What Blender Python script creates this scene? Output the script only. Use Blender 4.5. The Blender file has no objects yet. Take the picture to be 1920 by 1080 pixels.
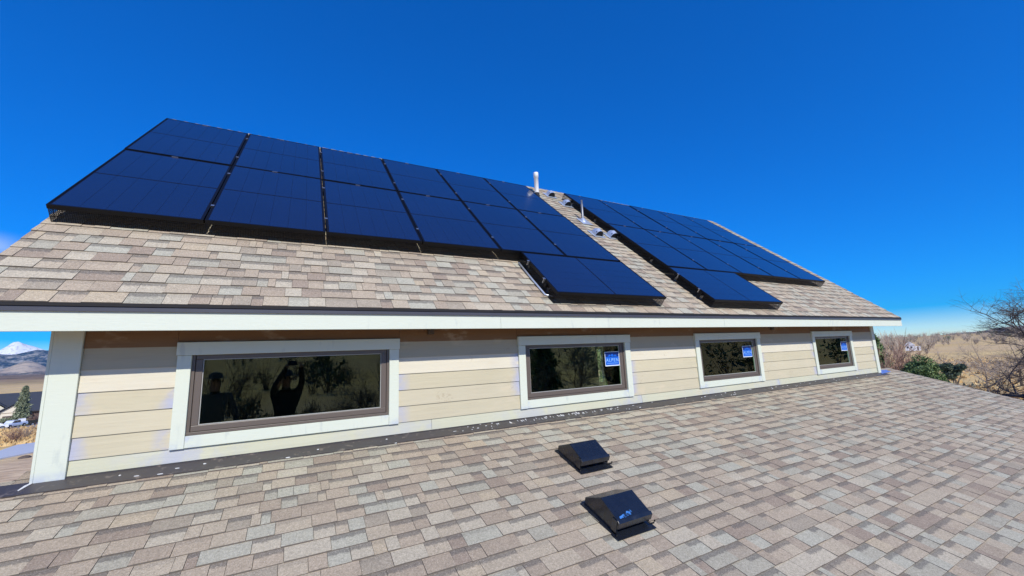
import bpy, bmesh, math, random
import numpy as np
from mathutils import Vector, Matrix, noise, Euler
R = math.radians
random.seed(7)
SC = bpy.context.scene
COL = SC.collection

# ------------------------------------------------------------------ camera
cam_d = bpy.data.cameras.new('camera')
cam = bpy.data.objects.new('camera', cam_d); COL.objects.link(cam)
cam_d.sensor_width = 36.0; cam_d.lens = 749.01 / 1920 * 36
cam_d.clip_start = 0.01; cam_d.clip_end = 60000
def cam_rot(yaw, pitch, roll):
    f = Vector((math.sin(yaw)*math.cos(pitch), math.cos(yaw)*math.cos(pitch), math.sin(pitch)))
    rt = Vector((math.cos(yaw), -math.sin(yaw), 0)); up = rt.cross(f)
    c, s = math.cos(roll), math.sin(roll)
    return c*rt + s*up, -s*rt + c*up, f
CR, CU, CF = cam_rot(R(28.67), R(9.396), R(-2.34))
cam.matrix_world = Matrix(((CR.x, CU.x, -CF.x, 0), (CR.y, CU.y, -CF.y, 0), (CR.z, CU.z, -CF.z, 0), (0, 0, 0, 1)))
SC.camera = cam
SC.render.resolution_x = 1024; SC.render.resolution_y = 576

# ------------------------------------------------------------------ sun and sky
SUN_EL, SUN_AZ = R(37.5), R(-96)          # azimuth counted from +X towards +Y
sun_to = Vector((math.cos(SUN_AZ)*math.cos(SUN_EL), math.sin(SUN_AZ)*math.cos(SUN_EL), math.sin(SUN_EL)))
sd = bpy.data.lights.new('sun', 'SUN'); sd.energy = 3.35; sd.angle = R(0.53); sd.color = (1.0, 0.955, 0.86)
sun = bpy.data.objects.new('sun', sd); COL.objects.link(sun)
sun.rotation_euler = (-sun_to).to_track_quat('-Z', 'Y').to_euler()
world = bpy.data.worlds.new('World'); SC.world = world; world.use_nodes = True
nt = world.node_tree; nt.nodes.clear()
wo = nt.nodes.new('ShaderNodeOutputWorld'); bg = nt.nodes.new('ShaderNodeBackground')
sky = nt.nodes.new('ShaderNodeTexSky'); sky.sky_type = 'NISHITA'; sky.sun_disc = False
sky.sun_elevation = SUN_EL; sky.sun_rotation = math.atan2(sun_to.x, sun_to.y)
sky.altitude = 1600; sky.air_density = 1.0; sky.dust_density = 0.0; sky.ozone_density = 6.0
hs = nt.nodes.new('ShaderNodeHueSaturation'); hs.inputs['Saturation'].default_value = 2.6; hs.inputs['Value'].default_value = 1.38
gm = nt.nodes.new('ShaderNodeGamma'); gm.inputs[1].default_value = 0.75
hs.inputs['Hue'].default_value = 0.520
bg.inputs['Strength'].default_value = 0.15
# a wisp of cloud low over the mountains
tc = nt.nodes.new('ShaderNodeTexCoord'); mp = nt.nodes.new('ShaderNodeMapping'); mp.inputs['Scale'].default_value = (1.5, 1.5, 9)
nz = nt.nodes.new('ShaderNodeTexNoise'); nz.inputs['Scale'].default_value = 2.6; nz.inputs['Detail'].default_value = 6
sep = nt.nodes.new('ShaderNodeSeparateXYZ')
def wmath(op, a, b=None, c=None):
    n = nt.nodes.new('ShaderNodeMath'); n.operation = op
    for i, v in enumerate((a, b, c)):
        if v is None: continue
        if isinstance(v, (int, float)): n.inputs[i].default_value = v
        else: nt.links.new(v, n.inputs[i])
    return n.outputs[0]
def wramp(v, lo, hi):
    n = nt.nodes.new('ShaderNodeMapRange'); n.interpolation_type = 'SMOOTHSTEP'
    nt.links.new(v, n.inputs[0]); n.inputs[1].default_value = lo; n.inputs[2].default_value = hi
    return n.outputs[0]
nt.links.new(tc.outputs['Generated'], mp.inputs[0]); nt.links.new(mp.outputs[0], nz.inputs['Vector'])
nt.links.new(tc.outputs['Generated'], sep.inputs[0])
zc = sep.outputs['Z']
band = wmath('MULTIPLY', wramp(zc, 0.12, 0.17), wmath('SUBTRACT', 1.0, wramp(zc, 0.192, 0.222)))
west = wramp(wmath('MULTIPLY', sep.outputs['X'], -1.0), 0.365, 0.43)
cl = wmath('MULTIPLY', wmath('MULTIPLY', band, west), wramp(nz.outputs['Fac'], 0.30, 0.52))
cl = wmath('MULTIPLY', cl, 0.7)
mx = nt.nodes.new('ShaderNodeMix'); mx.data_type = 'RGBA'; mx.inputs['B'].default_value = (3.6, 4.2, 5.2, 1)
nt.links.new(sky.outputs[0], gm.inputs[0]); nt.links.new(gm.outputs[0], hs.inputs['Color']); nt.links.new(hs.outputs[0], mx.inputs['A']); nt.links.new(cl, mx.inputs['Factor'])
nt.links.new(mx.outputs['Result'], bg.inputs['Color']); nt.links.new(bg.outputs[0], wo.inputs['Surface'])
SC.view_settings.view_transform = 'Standard'; SC.view_settings.look = 'None'
SC.view_settings.exposure = 0.4; SC.view_settings.gamma = 1.0; SC.view_settings.use_curve_mapping = False
SC.render.engine = 'CYCLES'
SC.cycles.max_bounces = 8; SC.cycles.transparent_max_bounces = 24; SC.cycles.volume_bounces = 0

# ------------------------------------------------------------------ materials
def lin(r, g, b, k=1.0):
    f = lambda c: ((c/255+0.055)/1.055)**2.4 if c > 10 else c/255/12.92
    return (f(r)*k, f(g)*k, f(b)*k)
class NT:
    def __init__(s, name):
        s.m = bpy.data.materials.new(name); s.m.use_nodes = True; s.t = s.m.node_tree
        s.b = s.t.nodes['Principled BSDF']
    def n(s, kind, **kw):
        x = s.t.nodes.new('ShaderNode'+kind)
        for k, v in kw.items(): setattr(x, k, v)
        return x
    def l(s, a, b): s.t.links.new(a, b)
    def noise(s, scale, detail=4, coord='pos', sc=(1, 1, 1), rough=0.55):
        g = s.n('NewGeometry') if coord == 'pos' else s.n('TexCoord')
        m = s.n('Mapping'); m.inputs['Scale'].default_value = sc
        s.l(g.outputs['Position' if coord == 'pos' else 'Object'], m.inputs[0])
        x = s.n('TexNoise'); x.inputs['Scale'].default_value = scale; x.inputs['Detail'].default_value = detail
        x.inputs['Roughness'].default_value = rough
        s.l(m.outputs[0], x.inputs['Vector']); return x.outputs['Fac']
    def math(s, op, a, b=None, c=None):
        x = s.n('Math', operation=op)
        for i, v in enumerate((a, b, c)):
            if v is None: continue
            if isinstance(v, (int, float)): x.inputs[i].default_value = v
            else: s.l(v, x.inputs[i])
        return x.outputs[0]
    def ramp(s, v, lo, hi, a=0.0, b=1.0):
        x = s.n('MapRange', interpolation_type='SMOOTHSTEP'); s.l(v, x.inputs[0])
        for i, q in enumerate((lo, hi, a, b)): x.inputs[i+1].default_value = q
        return x.outputs[0]
    def mix(s, f, a, b, mode='MIX'):
        x = s.n('Mix', data_type='RGBA', blend_type=mode)
        for k, v in (('Factor', f), ('A', a), ('B', b)):
            if isinstance(v, (int, float)): x.inputs[k].default_value = v
            elif isinstance(v, tuple): x.inputs[k].default_value = (*v[:3], 1)
            else: s.l(v, x.inputs[k])
        return x.outputs['Result']
    def bump(s, h, dist, strength=1.0):
        x = s.n('Bump'); x.inputs['Distance'].default_value = dist; x.inputs['Strength'].default_value = strength
        s.l(h, x.inputs['Height']); s.l(x.outputs[0], s.b.inputs['Normal'])
    def set(s, **kw):
        for k, v in kw.items():
            k = k.replace('_', ' ')
            if isinstance(v, tuple): s.b.inputs[k].default_value = (*v, 1)
            elif isinstance(v, (int, float)): s.b.inputs[k].default_value = v
            else: s.l(v, s.b.inputs[k])
        return s
def simple(name, col, rough=0.6, var=0.08, scale=3.0, bump=0.0, bscale=60, **kw):
    m = NT(name)
    f = m.noise(scale, 5)
    a = tuple(c*(1-var) for c in col); b = tuple(min(1, c*(1+var)) for c in col)
    m.set(Base_Color=m.mix(f, a, b), Roughness=rough, **kw)
    if bump: m.bump(m.noise(bscale, 3), bump)
    return m.m

def shingle_mat():
    m = NT('shingle_granules')
    at = m.n('VertexColor', layer_name='col')
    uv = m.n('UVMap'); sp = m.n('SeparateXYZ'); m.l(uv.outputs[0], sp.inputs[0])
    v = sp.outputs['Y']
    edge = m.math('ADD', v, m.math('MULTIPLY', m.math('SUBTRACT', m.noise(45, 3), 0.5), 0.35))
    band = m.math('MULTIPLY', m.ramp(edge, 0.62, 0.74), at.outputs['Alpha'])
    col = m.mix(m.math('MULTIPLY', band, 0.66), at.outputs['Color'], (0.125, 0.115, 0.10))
    g1 = m.noise(170, 2, rough=0.8); g2 = m.noise(70, 3); g3 = m.noise(1.3, 4); g4 = m.noise(12, 3)
    dark = m.ramp(g1, 0.28, 0.46); col = m.mix(m.math('MULTIPLY', m.math('SUBTRACT', 1, dark), 0.66), col, (0.10, 0.075, 0.06))
    lt = m.ramp(g1, 0.55, 0.74); col = m.mix(m.math('MULTIPLY', lt, 0.60), col, (0.80, 0.72, 0.60))
    k = m.math('ADD', m.math('MULTIPLY', g2, 0.85), m.math('MULTIPLY', g3, 0.22))
    k = m.math('ADD', m.math('ADD', k, m.math('MULTIPLY', g4, 0.16)), 0.39)
    cm = m.n('Combine' + 'XYZ')
    for i in range(3): m.l(k, cm.inputs[i])
    col = m.mix(1.0, col, cm.outputs[0], 'MULTIPLY')
    m.set(Base_Color=col, Roughness=0.93, Specular_IOR_Level=0.25)
    m.bump(g1, 0.003, 0.8)
    return m.m
M = {}
M['shingle'] = shingle_mat()
M['shingle_edge'] = None
def trim_mat():
    m = NT('trim_paint')
    f = m.noise(2.2, 5); g = m.noise(14, 4, sc=(1, 1, .25))
    c = m.mix(f, lin(207, 213, 195), lin(215, 219, 203))
    c = m.mix(m.ramp(g, 0.60, 0.75), c, lin(196, 202, 190))
    # bluish primer patches near the bottom ends
    at = m.n('VertexColor', layer_name='patch')
    p = m.math('MULTIPLY', at.outputs['Color'], m.ramp(m.noise(9, 4), 0.36, 0.6))
    c = m.mix(p, c, lin(182, 190, 202))
    m.set(Base_Color=c, Roughness=0.55, Specular_IOR_Level=0.3)
    m.bump(m.noise(90, 3, sc=(.15, 1, 1)), 0.0012)
    return m.m
M['shingle_edge'] = simple('asphalt_edge', (0.17, 0.145, 0.12), 0.95, 0.3, 40)
M['trim'] = trim_mat()
def siding_mat():
    m = NT('siding_paint')
    tn = m.n('VertexColor', layer_name='col'); at = m.n('VertexColor', layer_name='patch')
    f = m.noise(1.7, 5); g = m.noise(7, 5, sc=(.5, 1, 1))
    c = m.mix(f, (0.90, 0.90, 0.90), (1.06, 1.05, 1.04))
    c = m.mix(1.0, tn.outputs['Color'], c, 'MULTIPLY')
    c = m.mix(m.math('MULTIPLY', m.ramp(g, 0.58, 0.72), 0.35), c, lin(212, 196, 168))
    # wood grain emboss and a few knots of dirt
    gr = m.noise(28, 5, sc=(.08, 1, 1))
    c = m.mix(m.math('MULTIPLY', m.ramp(gr, 0.60, 0.75), 0.13), c, lin(170, 150, 125))
    k = m.noise(3.1, 2); k2 = m.noise(40, 4)
    c = m.mix(m.math('MULTIPLY', m.math('MULTIPLY', m.ramp(k, 0.66, 0.72), m.ramp(k2, 0.5, 0.6)), 0.3), c, lin(150, 128, 100))
    pm = m.n('NewGeometry')
    p = m.math('MULTIPLY', at.outputs['Color'], m.ramp(m.noise(7.5, 5), 0.33, 0.60))
    c = m.mix(p, c, lin(170, 174, 196))
    m.set(Base_Color=c, Roughness=0.62, Specular_IOR_Level=0.25)
    m.bump(gr, 0.004)
    return m.m
M['siding'] = siding_mat()
M['siding_plain'] = simple('siding_side', lin(196, 184, 160), 0.7)
M['bronze'] = simple('window_bronze', lin(98, 88, 80), 0.42, 0.05)
M['bronze_lip'] = simple('glazing_lip', lin(176, 172, 168), 0.35, 0.05)
M['drip'] = simple('drip_edge_metal', lin(84, 82, 86), 0.35, 0.08, 6, Metallic=0.3)
M['felt'] = simple('roof_edge_black', (0.012, 0.011, 0.012), 0.8)
M['deck'] = simple('roof_underlay', (0.06, 0.05, 0.045), 0.9)
M['soffit'] = simple('soffit_wood', lin(150, 112, 84), 0.8)
def flashing_mat():
    m = NT('flashing_metal')
    f = m.noise(3, 5, sc=(.4, 1, 1))
    c = m.mix(f, lin(64, 60, 62), lin(90, 85, 84))
    c = m.mix(m.math('MULTIPLY', m.ramp(m.noise(18, 5), 0.56, 0.7), 0.6), c, lin(140, 128, 118))
    m.set(Base_Color=c, Roughness=0.45, Metallic=0.25)
    return m.m
M['flashing'] = flashing_mat()
M['white_fleck'] = simple('dried_white_paint', (0.78, 0.78, 0.76), 0.6)
M['blue_tarp'] = simple('blue_tape', lin(100, 125, 190), 0.5)
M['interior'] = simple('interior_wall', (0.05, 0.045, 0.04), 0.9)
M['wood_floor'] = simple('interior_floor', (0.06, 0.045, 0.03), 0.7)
def glass_mat():
    m = NT('window_glass')
    m.t.nodes.remove(m.b)
    out = m.t.nodes['Material Output']
    tr = m.n('BsdfTransparent'); tr.inputs[0].default_value = (0.84, 0.90, 0.86, 1)
    gl = m.n('BsdfAnisotropic' if False else 'BsdfGlossy'); gl.inputs['Roughness'].default_value = 0.004; gl.inputs[0].default_value = (0.78, 0.95, 0.80, 1)
    fr = m.n('Fresnel'); fr.inputs[0].default_value = 1.52
    bp = m.n('Bump'); bp.inputs['Distance'].default_value = 0.004; bp.inputs['Strength'].default_value = 0.25
    m.l(m.noise(1.6, 2), bp.inputs['Height']); m.l(bp.outputs[0], gl.inputs['Normal'])
    f = m.math('ADD', m.math('MULTIPLY', fr.outputs[0], 1.0), 0.01)
    mx = m.n('MixShader'); m.l(f, mx.inputs[0]); m.l(tr.outputs[0], mx.inputs[1]); m.l(gl.outputs[0], mx.inputs[2])
    m.l(mx.outputs[0], out.inputs['Surface'])
    return m.m
M['glass'] = glass_mat()
def panel_mats():
    m = NT('solar_cell')
    f = m.noise(0.9, 4); g = m.noise(30, 3, sc=(1, .1, .1))
    c = m.mix(f, (0.007, 0.012, 0.042), (0.012, 0.019, 0.062))
    m.set(Base_Color=c, Roughness=0.24, Coat_Weight=0.9, Coat_Roughness=0.03, Coat_IOR=1.42, Specular_IOR_Level=0.45)
    d = m.ramp(m.noise(2.4, 6, sc=(1, .35, .35)), 0.5, 0.75, 0.03, 0.12); m.l(d, m.b.inputs['Coat Roughness'])
    M['cell'] = m.m
    m = NT('solar_backsheet')
    m.set(Base_Color=(0.003, 0.004, 0.012), Roughness=0.5, Specular_IOR_Level=0.25)
    M['backsheet'] = m.m
    M['frame_black'] = simple('anodised_black', (0.003, 0.0034, 0.005), 0.5, 0.1, Specular_IOR_Level=0.25)
panel_mats()
M['alu'] = simple('aluminium', (0.62, 0.63, 0.64), 0.32, 0.06, Metallic=0.9)
M['steel_dull'] = simple('dull_steel', (0.22, 0.23, 0.25), 0.45, 0.1, 20, Metallic=0.7)
M['galv'] = simple('galvanised_steel', (0.66, 0.72, 0.80), 0.36, 0.10, 12, Metallic=0.6)
M['pvc'] = simple('white_pvc', (0.86, 0.86, 0.85), 0.4, 0.03)
def vent_mat():
    m = NT('vent_black_plastic')
    f = m.noise(14, 5); s = m.noise(22, 5)
    c = m.mix(f, (0.007, 0.009, 0.014), (0.014, 0.018, 0.028))
    c = m.mix(m.math('MULTIPLY', m.ramp(s, 0.60, 0.76), 0.22), c, (0.07, 0.08, 0.10))
    m.set(Base_Color=c, Roughness=m.ramp(s, 0.3, 0.7, 0.22, 0.34), Coat_Weight=0.3, Coat_Roughness=0.15)
    return m.m
M['vent'] = vent_mat()
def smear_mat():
    m = NT('light_blue_smear')
    c = m.mix(m.ramp(m.noise(38, 4), 0.42, 0.56), (0.012, 0.018, 0.035), lin(70, 130, 200))  # mottled light blue over near-black
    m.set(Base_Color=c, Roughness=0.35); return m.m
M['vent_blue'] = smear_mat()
M['wire'] = simple('black_wire', (0.02, 0.02, 0.022), 0.4, Metallic=0.5)
M['sticker_white'] = simple('sticker_border', (0.72, 0.80, 0.86), 0.4)
M['sticker_blue'] = simple('sticker_blue', lin(20, 96, 205), 0.35, 0.05)
M['sticker_shaded'] = simple('sticker_shaded_blue', lin(16, 44, 118), 0.35, 0.05)  # upper sticker blue, darkened to paint in the eave's shade
M['sticker_text'] = simple('sticker_lettering_paint', lin(150, 200, 245), 0.4, 0.02)

def ground_mat():
    m = NT('dry_ground')
    big = m.noise(0.012, 6); mid = m.noise(0.09, 6); fine = m.noise(0.9, 6); str_ = m.noise(0.35, 5, sc=(1, .25, 1))
    c = m.mix(m.ramp(mid, 0.35, 0.65), lin(228, 198, 136), lin(204, 172, 118))
    c = m.mix(m.ramp(big, 0.40, 0.62), c, lin(210, 180, 136))
    c = m.mix(m.math('MULTIPLY', m.ramp(fine, 0.50, 0.72), 0.55), c, lin(168, 138, 100))
    c = m.mix(m.math('MULTIPLY', m.ramp(str_, 0.52, 0.7), 0.4), c, lin(214, 190, 146))
    g = m.n('NewGeometry'); ln = m.n('VectorMath', operation='LENGTH'); m.l(g.outputs['Position'], ln.inputs[0])
    far = m.ramp(ln.outputs['Value'], 500, 1500)
    scrub = m.mix(m.ramp(m.noise(0.008, 8, rough=.7), 0.46, 0.56), lin(150, 124, 96), lin(86, 78, 66))
    c = m.mix(far, c, scrub)
    # bare churned dirt near the house
    near = m.math('SUBTRACT', 1.0, m.ramp(m.math('ADD', ln.outputs['Value'], m.math('MULTIPLY', mid, 30)), 68, 84))
    dirt = m.mix(m.ramp(m.noise(1.1, 6, sc=(.5, 2.0, 1)), 0.35, 0.65), lin(224, 196, 158), lin(188, 158, 126))
    c = m.mix(near, c, dirt)
    m.set(Base_Color=c, Roughness=0.97, Specular_IOR_Level=0.1)
    m.bump(fine, 0.25, 0.8)
    return m.m
M['ground'] = ground_mat()
M['concrete'] = simple('concrete', lin(190, 192, 198), 0.85, 0.06, 0.8)
M['asphalt'] = simple('road_grey', lin(150, 142, 138), 0.9, 0.08, 0.4)
def mount_mat(name, ca, cb, cc, s1, s2, th=(0.45, 0.55)):
    m = NT(name)
    c = m.mix(m.ramp(m.noise(s1, 8, rough=.65), *th), ca, cb)
    c = m.mix(m.math('MULTIPLY', m.ramp(m.noise(s2, 6), 0.5, 0.62), 0.7), c, cc)
    m.set(Base_Color=c, Roughness=1.0, Specular_IOR_Level=0.0)
    return m.m
M['snow'] = mount_mat('snow', (0.88, 0.89, 0.90), (0.80, 0.80, 0.84), (0.55, 0.53, 0.56), 0.012, 0.03, (0.50, 0.62))
M['forest_hill'] = mount_mat('forested_slope', (0.030, 0.045, 0.05), (0.16, 0.16, 0.15), (0.46, 0.42, 0.36), 0.022, 0.010, (0.48, 0.56))
M['tan_hill'] = mount_mat('grassy_slope', (0.50, 0.40, 0.29), (0.38, 0.30, 0.22), (0.20, 0.18, 0.16), 0.012, 0.02)
M['scrub_hill'] = mount_mat('scrub_slope', (0.20, 0.16, 0.14), (0.10, 0.10, 0.09), (0.42, 0.35, 0.27), 0.02, 0.04)

def leaf_mat(name, a, b, sc=3.0):
    m = NT(name)
    f = m.noise(sc, 4)
    m.set(Base_Color=m.mix(m.ramp(f, 0.35, 0.65), a, b), Roughness=0.75, Specular_IOR_Level=0.2)
    return m.m
M['spruce'] = leaf_mat('spruce_needles', (0.17, 0.20, 0.12), (0.33, 0.36, 0.23))
M['lit_leaves'] = leaf_mat('yellow_green_leaves', (0.20, 0.28, 0.10), (0.42, 0.48, 0.22), 8)
M['juniper'] = leaf_mat('juniper_foliage', (0.07, 0.125, 0.045), (0.21, 0.28, 0.11))
M['juniper2'] = leaf_mat('blue_juniper_foliage', (0.07, 0.10, 0.06), (0.17, 0.21, 0.13))
M['twig'] = leaf_mat('bare_twigs', (0.30, 0.235, 0.19), (0.42, 0.35, 0.29))
M['twig_grey'] = leaf_mat('grey_bark', (0.12, 0.095, 0.075), (0.22, 0.18, 0.145))
M['twig_dark'] = leaf_mat('dark_bark', (0.085, 0.07, 0.065), (0.16, 0.135, 0.12))
M['twig_pale'] = leaf_mat('pale_bark', (0.36, 0.31, 0.26), (0.50, 0.44, 0.37))
M['twig_red'] = leaf_mat('red_brown_twigs', (0.25, 0.145, 0.105), (0.38, 0.25, 0.19))
M['dark_roof'] = simple('dark_slate_roof', (0.035, 0.042, 0.060), 0.8, 0.15, 1.5)
M['cream_wall'] = simple('cream_wall', lin(222, 214, 196), 0.8)
M['dark_wall'] = simple('brown_wall', (0.10, 0.075, 0.06), 0.8)
M['white_wall'] = simple('white_wall', (0.80, 0.80, 0.82), 0.7)
M['grey_roof'] = simple('grey_roof', (0.30, 0.30, 0.33), 0.8)
M['truck'] = simple('silver_paint', (0.66, 0.70, 0.78), 0.25, 0.02, Coat_Weight=0.8, Coat_Roughness=0.05)
M['car_white'] = simple('white_car_paint', (0.82, 0.83, 0.85), 0.3, 0.02, Coat_Weight=0.8)
M['tyre'] = simple('rubber', (0.015, 0.015, 0.015), 0.8)
M['car_glass'] = simple('tinted_glass', (0.03, 0.04, 0.05), 0.06, Coat_Weight=1.0)
M['cloth_dark'] = simple('dark_cloth', (0.035, 0.035, 0.04), 0.9)
M['cloth_grey'] = simple('grey_cloth', (0.16, 0.15, 0.14), 0.9)
M['denim'] = simple('denim', (0.05, 0.06, 0.09), 0.9)
M['skin'] = simple('skin', (0.42, 0.24, 0.17), 0.6)
M['phone'] = simple('phone_black', (0.02, 0.02, 0.02), 0.2)
M['post'] = simple('weathered_wood', (0.16, 0.13, 0.10), 0.9)

# ------------------------------------------------------------------ mesh building
class MB:
    def __init__(s): s.v = []; s.f = []; s.mi = []; s.patch = []; s.col = []; s.mats = []
    def mid(s, m):
        if m not in s.mats: s.mats.append(m)
        return s.mats.index(m)
    def add(s, vs, fs, m=None, patch=None):
        o = len(s.v); s.v += [tuple(p) for p in vs]; s.f += [tuple(i+o for i in f) for f in fs]
        k = s.mid(m) if m else 0
        s.mi += [k]*len(fs); s.patch += (patch if patch else [0.0]*len(vs))
        return s
    def box(s, a, b, m=None, fr=None):
        (x0, y0, z0), (x1, y1, z1) = a, b
        vs = [Vector(p) for p in ((x0, y0, z0), (x1, y0, z0), (x1, y1, z0), (x0, y1, z0), (x0, y0, z1), (x1, y0, z1), (x1, y1, z1), (x0, y1, z1))]
        if fr: vs = [fr(*p) for p in vs]
        return s.add(vs, [(0, 3, 2, 1), (4, 5, 6, 7), (0, 1, 5, 4), (1, 2, 6, 5), (2, 3, 7, 6), (3, 0, 4, 7)], m)
    def prism(s, prof, x0, x1, m=None, fr=None):       # prof: (y, z) list, extruded along x
        n = len(prof)
        vs = [Vector((x0, y, z)) for y, z in prof]+[Vector((x1, y, z)) for y, z in prof]
        if fr: vs = [fr(*p) for p in vs]
        fs = [tuple(range(n))[::-1], tuple(range(n, 2*n))]+[(i, (i+1) % n, n+(i+1) % n, n+i) for i in range(n)]
        return s.add(vs, fs, m)
    def tube(s, pts, rads, n=6, m=None, cap=True):
        pts = [Vector(p) for p in pts]; rings = []
        vs = []; fs = []
        for i, p in enumerate(pts):
            d = (pts[min(i+1, len(pts)-1)]-pts[max(i-1, 0)])
            d = d.normalized() if d.length > 1e-9 else Vector((0, 0, 1))
            a = d.orthogonal().normalized() if abs(d.z) > .9 else d.cross(Vector((0, 0, 1))).normalized()
            b = d.cross(a)
            for k in range(n):
                t = 2*math.pi*k/n; vs.append(p+(a*math.cos(t)+b*math.sin(t))*rads[i])
        for i in range(len(pts)-1):
            for k in range(n):
                fs.append((i*n+k, i*n+(k+1) % n, (i+1)*n+(k+1) % n, (i+1)*n+k))
        if cap: fs += [tuple(range(n))[::-1], tuple((len(pts)-1)*n+k for k in range(n))]
        return s.add(vs, fs, m)
    def mesh(s, name, mats=None, smooth=False):
        me = bpy.data.meshes.new(name); me.from_pydata(s.v, [], s.f)
        for m in (mats or s.mats): me.materials.append(M[m] if isinstance(m, str) else m)
        if len(s.mats) > 1 and not mats:
            me.polygons.foreach_set('material_index', s.mi)
        if any(s.patch):
            ca = me.color_attributes.new('patch', 'FLOAT_COLOR', 'POINT')
            for i, p in enumerate(s.patch): ca.data[i].color = (p, p, p, 1)
        if smooth: me.polygons.foreach_set('use_smooth', [True]*len(me.polygons))
        me.update(); return me
    def obj(s, name, parent=None, mats=None, bevel=0, smooth=False, **props):
        o = bpy.data.objects.new(name, s.mesh(name, mats, smooth)); COL.objects.link(o)
        if parent is not None: o.parent = parent
        for k, v in props.items(): o[k] = v
        if bevel:
            b = o.modifiers.new('bevel', 'BEVEL'); b.width = bevel; b.segments = 2; b.limit_method = 'ANGLE'
        return o
def empty(name, label, cat, group=None, loc=(0, 0, 0), rz=0):
    o = bpy.data.objects.new(name, None); COL.objects.link(o); o.location = loc; o.rotation_euler = (0, 0, rz)
    o.empty_display_size = .1
    o['label'] = label; o['category'] = cat
    if group: o['group'] = group
    return o
def tag(o, label, cat, group=None):
    o['label'] = label; o['category'] = cat
    if group: o['group'] = group
    return o

# ------------------------------------------------------------------ the frames of the two roofs
A, B = R(40.75), R(17.14)
YE, ZS, ZF, ZB = 3.654, 0.447, 0.398, 0.265         # eave line: shingle edge, fascia top, fascia bottom
YW, ZW = 4.058, -0.729                              # wall plane, wall bottom
XL, XR = -1.496, 11.286
RL, RR = -1.85, 11.67
RIDGE = 5.33
def upf(x, s, h): return Vector((x, YE+s*math.cos(A)-h*math.sin(A), ZS+s*math.sin(A)+h*math.cos(A)))
def lof(x, s, h): return Vector((x, YW+s*math.cos(B)-h*math.sin(B), ZW+s*math.sin(B)+h*math.cos(B)))
def project(p):
    d = p.dot(CF)
    if d <= 0.05: return None
    return 960+749.01*p.dot(CR)/d, 540-749.01*p.dot(CU)/d

house = empty('house', 'cream sided house with a steep shingle roof, two solar arrays and four low windows', 'house', loc=(0, YW, 0))
hl = house.location.copy()
def hobj(mb, name, parent=house, **k):
    """parts are modelled in world coordinates; undo the empty's offset"""
    o = mb.obj(name, parent, **k)
    if parent is house: o.matrix_parent_inverse = Matrix.Translation(-hl)
    return o
wing = empty('house_wing', 'low wing with a gently sloping roof of mixed tan and grey shingles in the foreground', 'building', loc=(0, 0, -3))
wl = wing.location.copy()
def wobj(mb, name, parent=wing, **k):
    o = mb.obj(name, parent, **k)
    if parent is wing: o.matrix_parent_inverse = Matrix.Translation(-wl)
    return o

# ------------------------------------------------------------------ shingles
PAL = [(lin(180, 165, 141), 7), (lin(174, 157, 134), 7), (lin(163, 146, 125), 5), (lin(147, 129, 112), 3), (lin(187, 176, 153), 5),
       (lin(176, 173, 154), 4), (lin(167, 162, 143), 4), (lin(157, 145, 126), 3), (lin(185, 168, 140), 1)]
_mean = [sum(c[i]*w for c, w in PAL)/sum(w for c, w in PAL) for i in range(3)]
PAL = [(tuple(1.04*(c[i]*.78+_mean[i]*.22) for i in range(3)), w) for c, w in PAL]
PALW = [c for c, w in PAL for _ in range(w)]
WID = [0.055, 0.078, 0.10, 0.125, 0.15, 0.175, 0.205, 0.25]
_cache = {}
def tab_geo(w, e, proud, cut=0.0):
    t = 0.0075+(0.0045 if proud else 0)
    over = 0.015
    # local: x along, y = upslope, z = normal. butt at y=0
    vs = [(0, 0, -.006), (w, 0, -.006), (w, e+over, -.006), (0, e+over, -.006),
          (0, 0, t), (w, 0, t), (w, e+over, .0008), (0, e+over, .0008)]
    return vs
FACES = [(0, 3, 2, 1), (4, 5, 6, 7), (0, 1, 5, 4), (1, 2, 6, 5), (2, 3, 7, 6), (3, 0, 4, 7)]
def tab_mesh(wi, e, proud, ci, bandf):
    key = (wi, e, proud, ci, bandf)
    if key in _cache: return _cache[key]
    w = wi if isinstance(wi, float) else WID[wi]
    me = bpy.data.meshes.new('shingle')
    me.from_pydata(tab_geo(w-.0024, e, proud), [], FACES)
    me.materials.append(M['shingle'])
    write_attrs(me, [(PALW[ci], bandf, e)])
    _cache[key] = me; return me
def edge_slots(me):
    me.materials.append(M['shingle_edge'])
    k = np.arange(len(me.polygons)) % 6
    me.polygons.foreach_set('material_index', (k >= 2).astype(np.int32))
def write_attrs(me, tabs):
    edge_slots(me)
    ca = me.color_attributes.new('col', 'FLOAT_COLOR', 'POINT')
    arr = np.empty((len(tabs)*8, 4), np.float32)
    for i, (c, bf, e) in enumerate(tabs): arr[i*8:i*8+8] = (*c, bf)
    ca.data.foreach_set('color', arr.ravel())
    uv = me.uv_layers.new(name='UVMap')
    vi = np.empty(len(me.loops), np.int32); me.loops.foreach_get('vertex_index', vi)
    k = vi % 8
    vv = np.where((k == 2) | (k == 3) | (k == 6) | (k == 7), 1.1, 0.0).astype(np.float32)
    uu = np.where((k == 1) | (k == 2) | (k == 5) | (k == 6), 1.0, 0.0).astype(np.float32)
    uv.data.foreach_set('uv', np.stack([uu, vv], 1).ravel())
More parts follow.
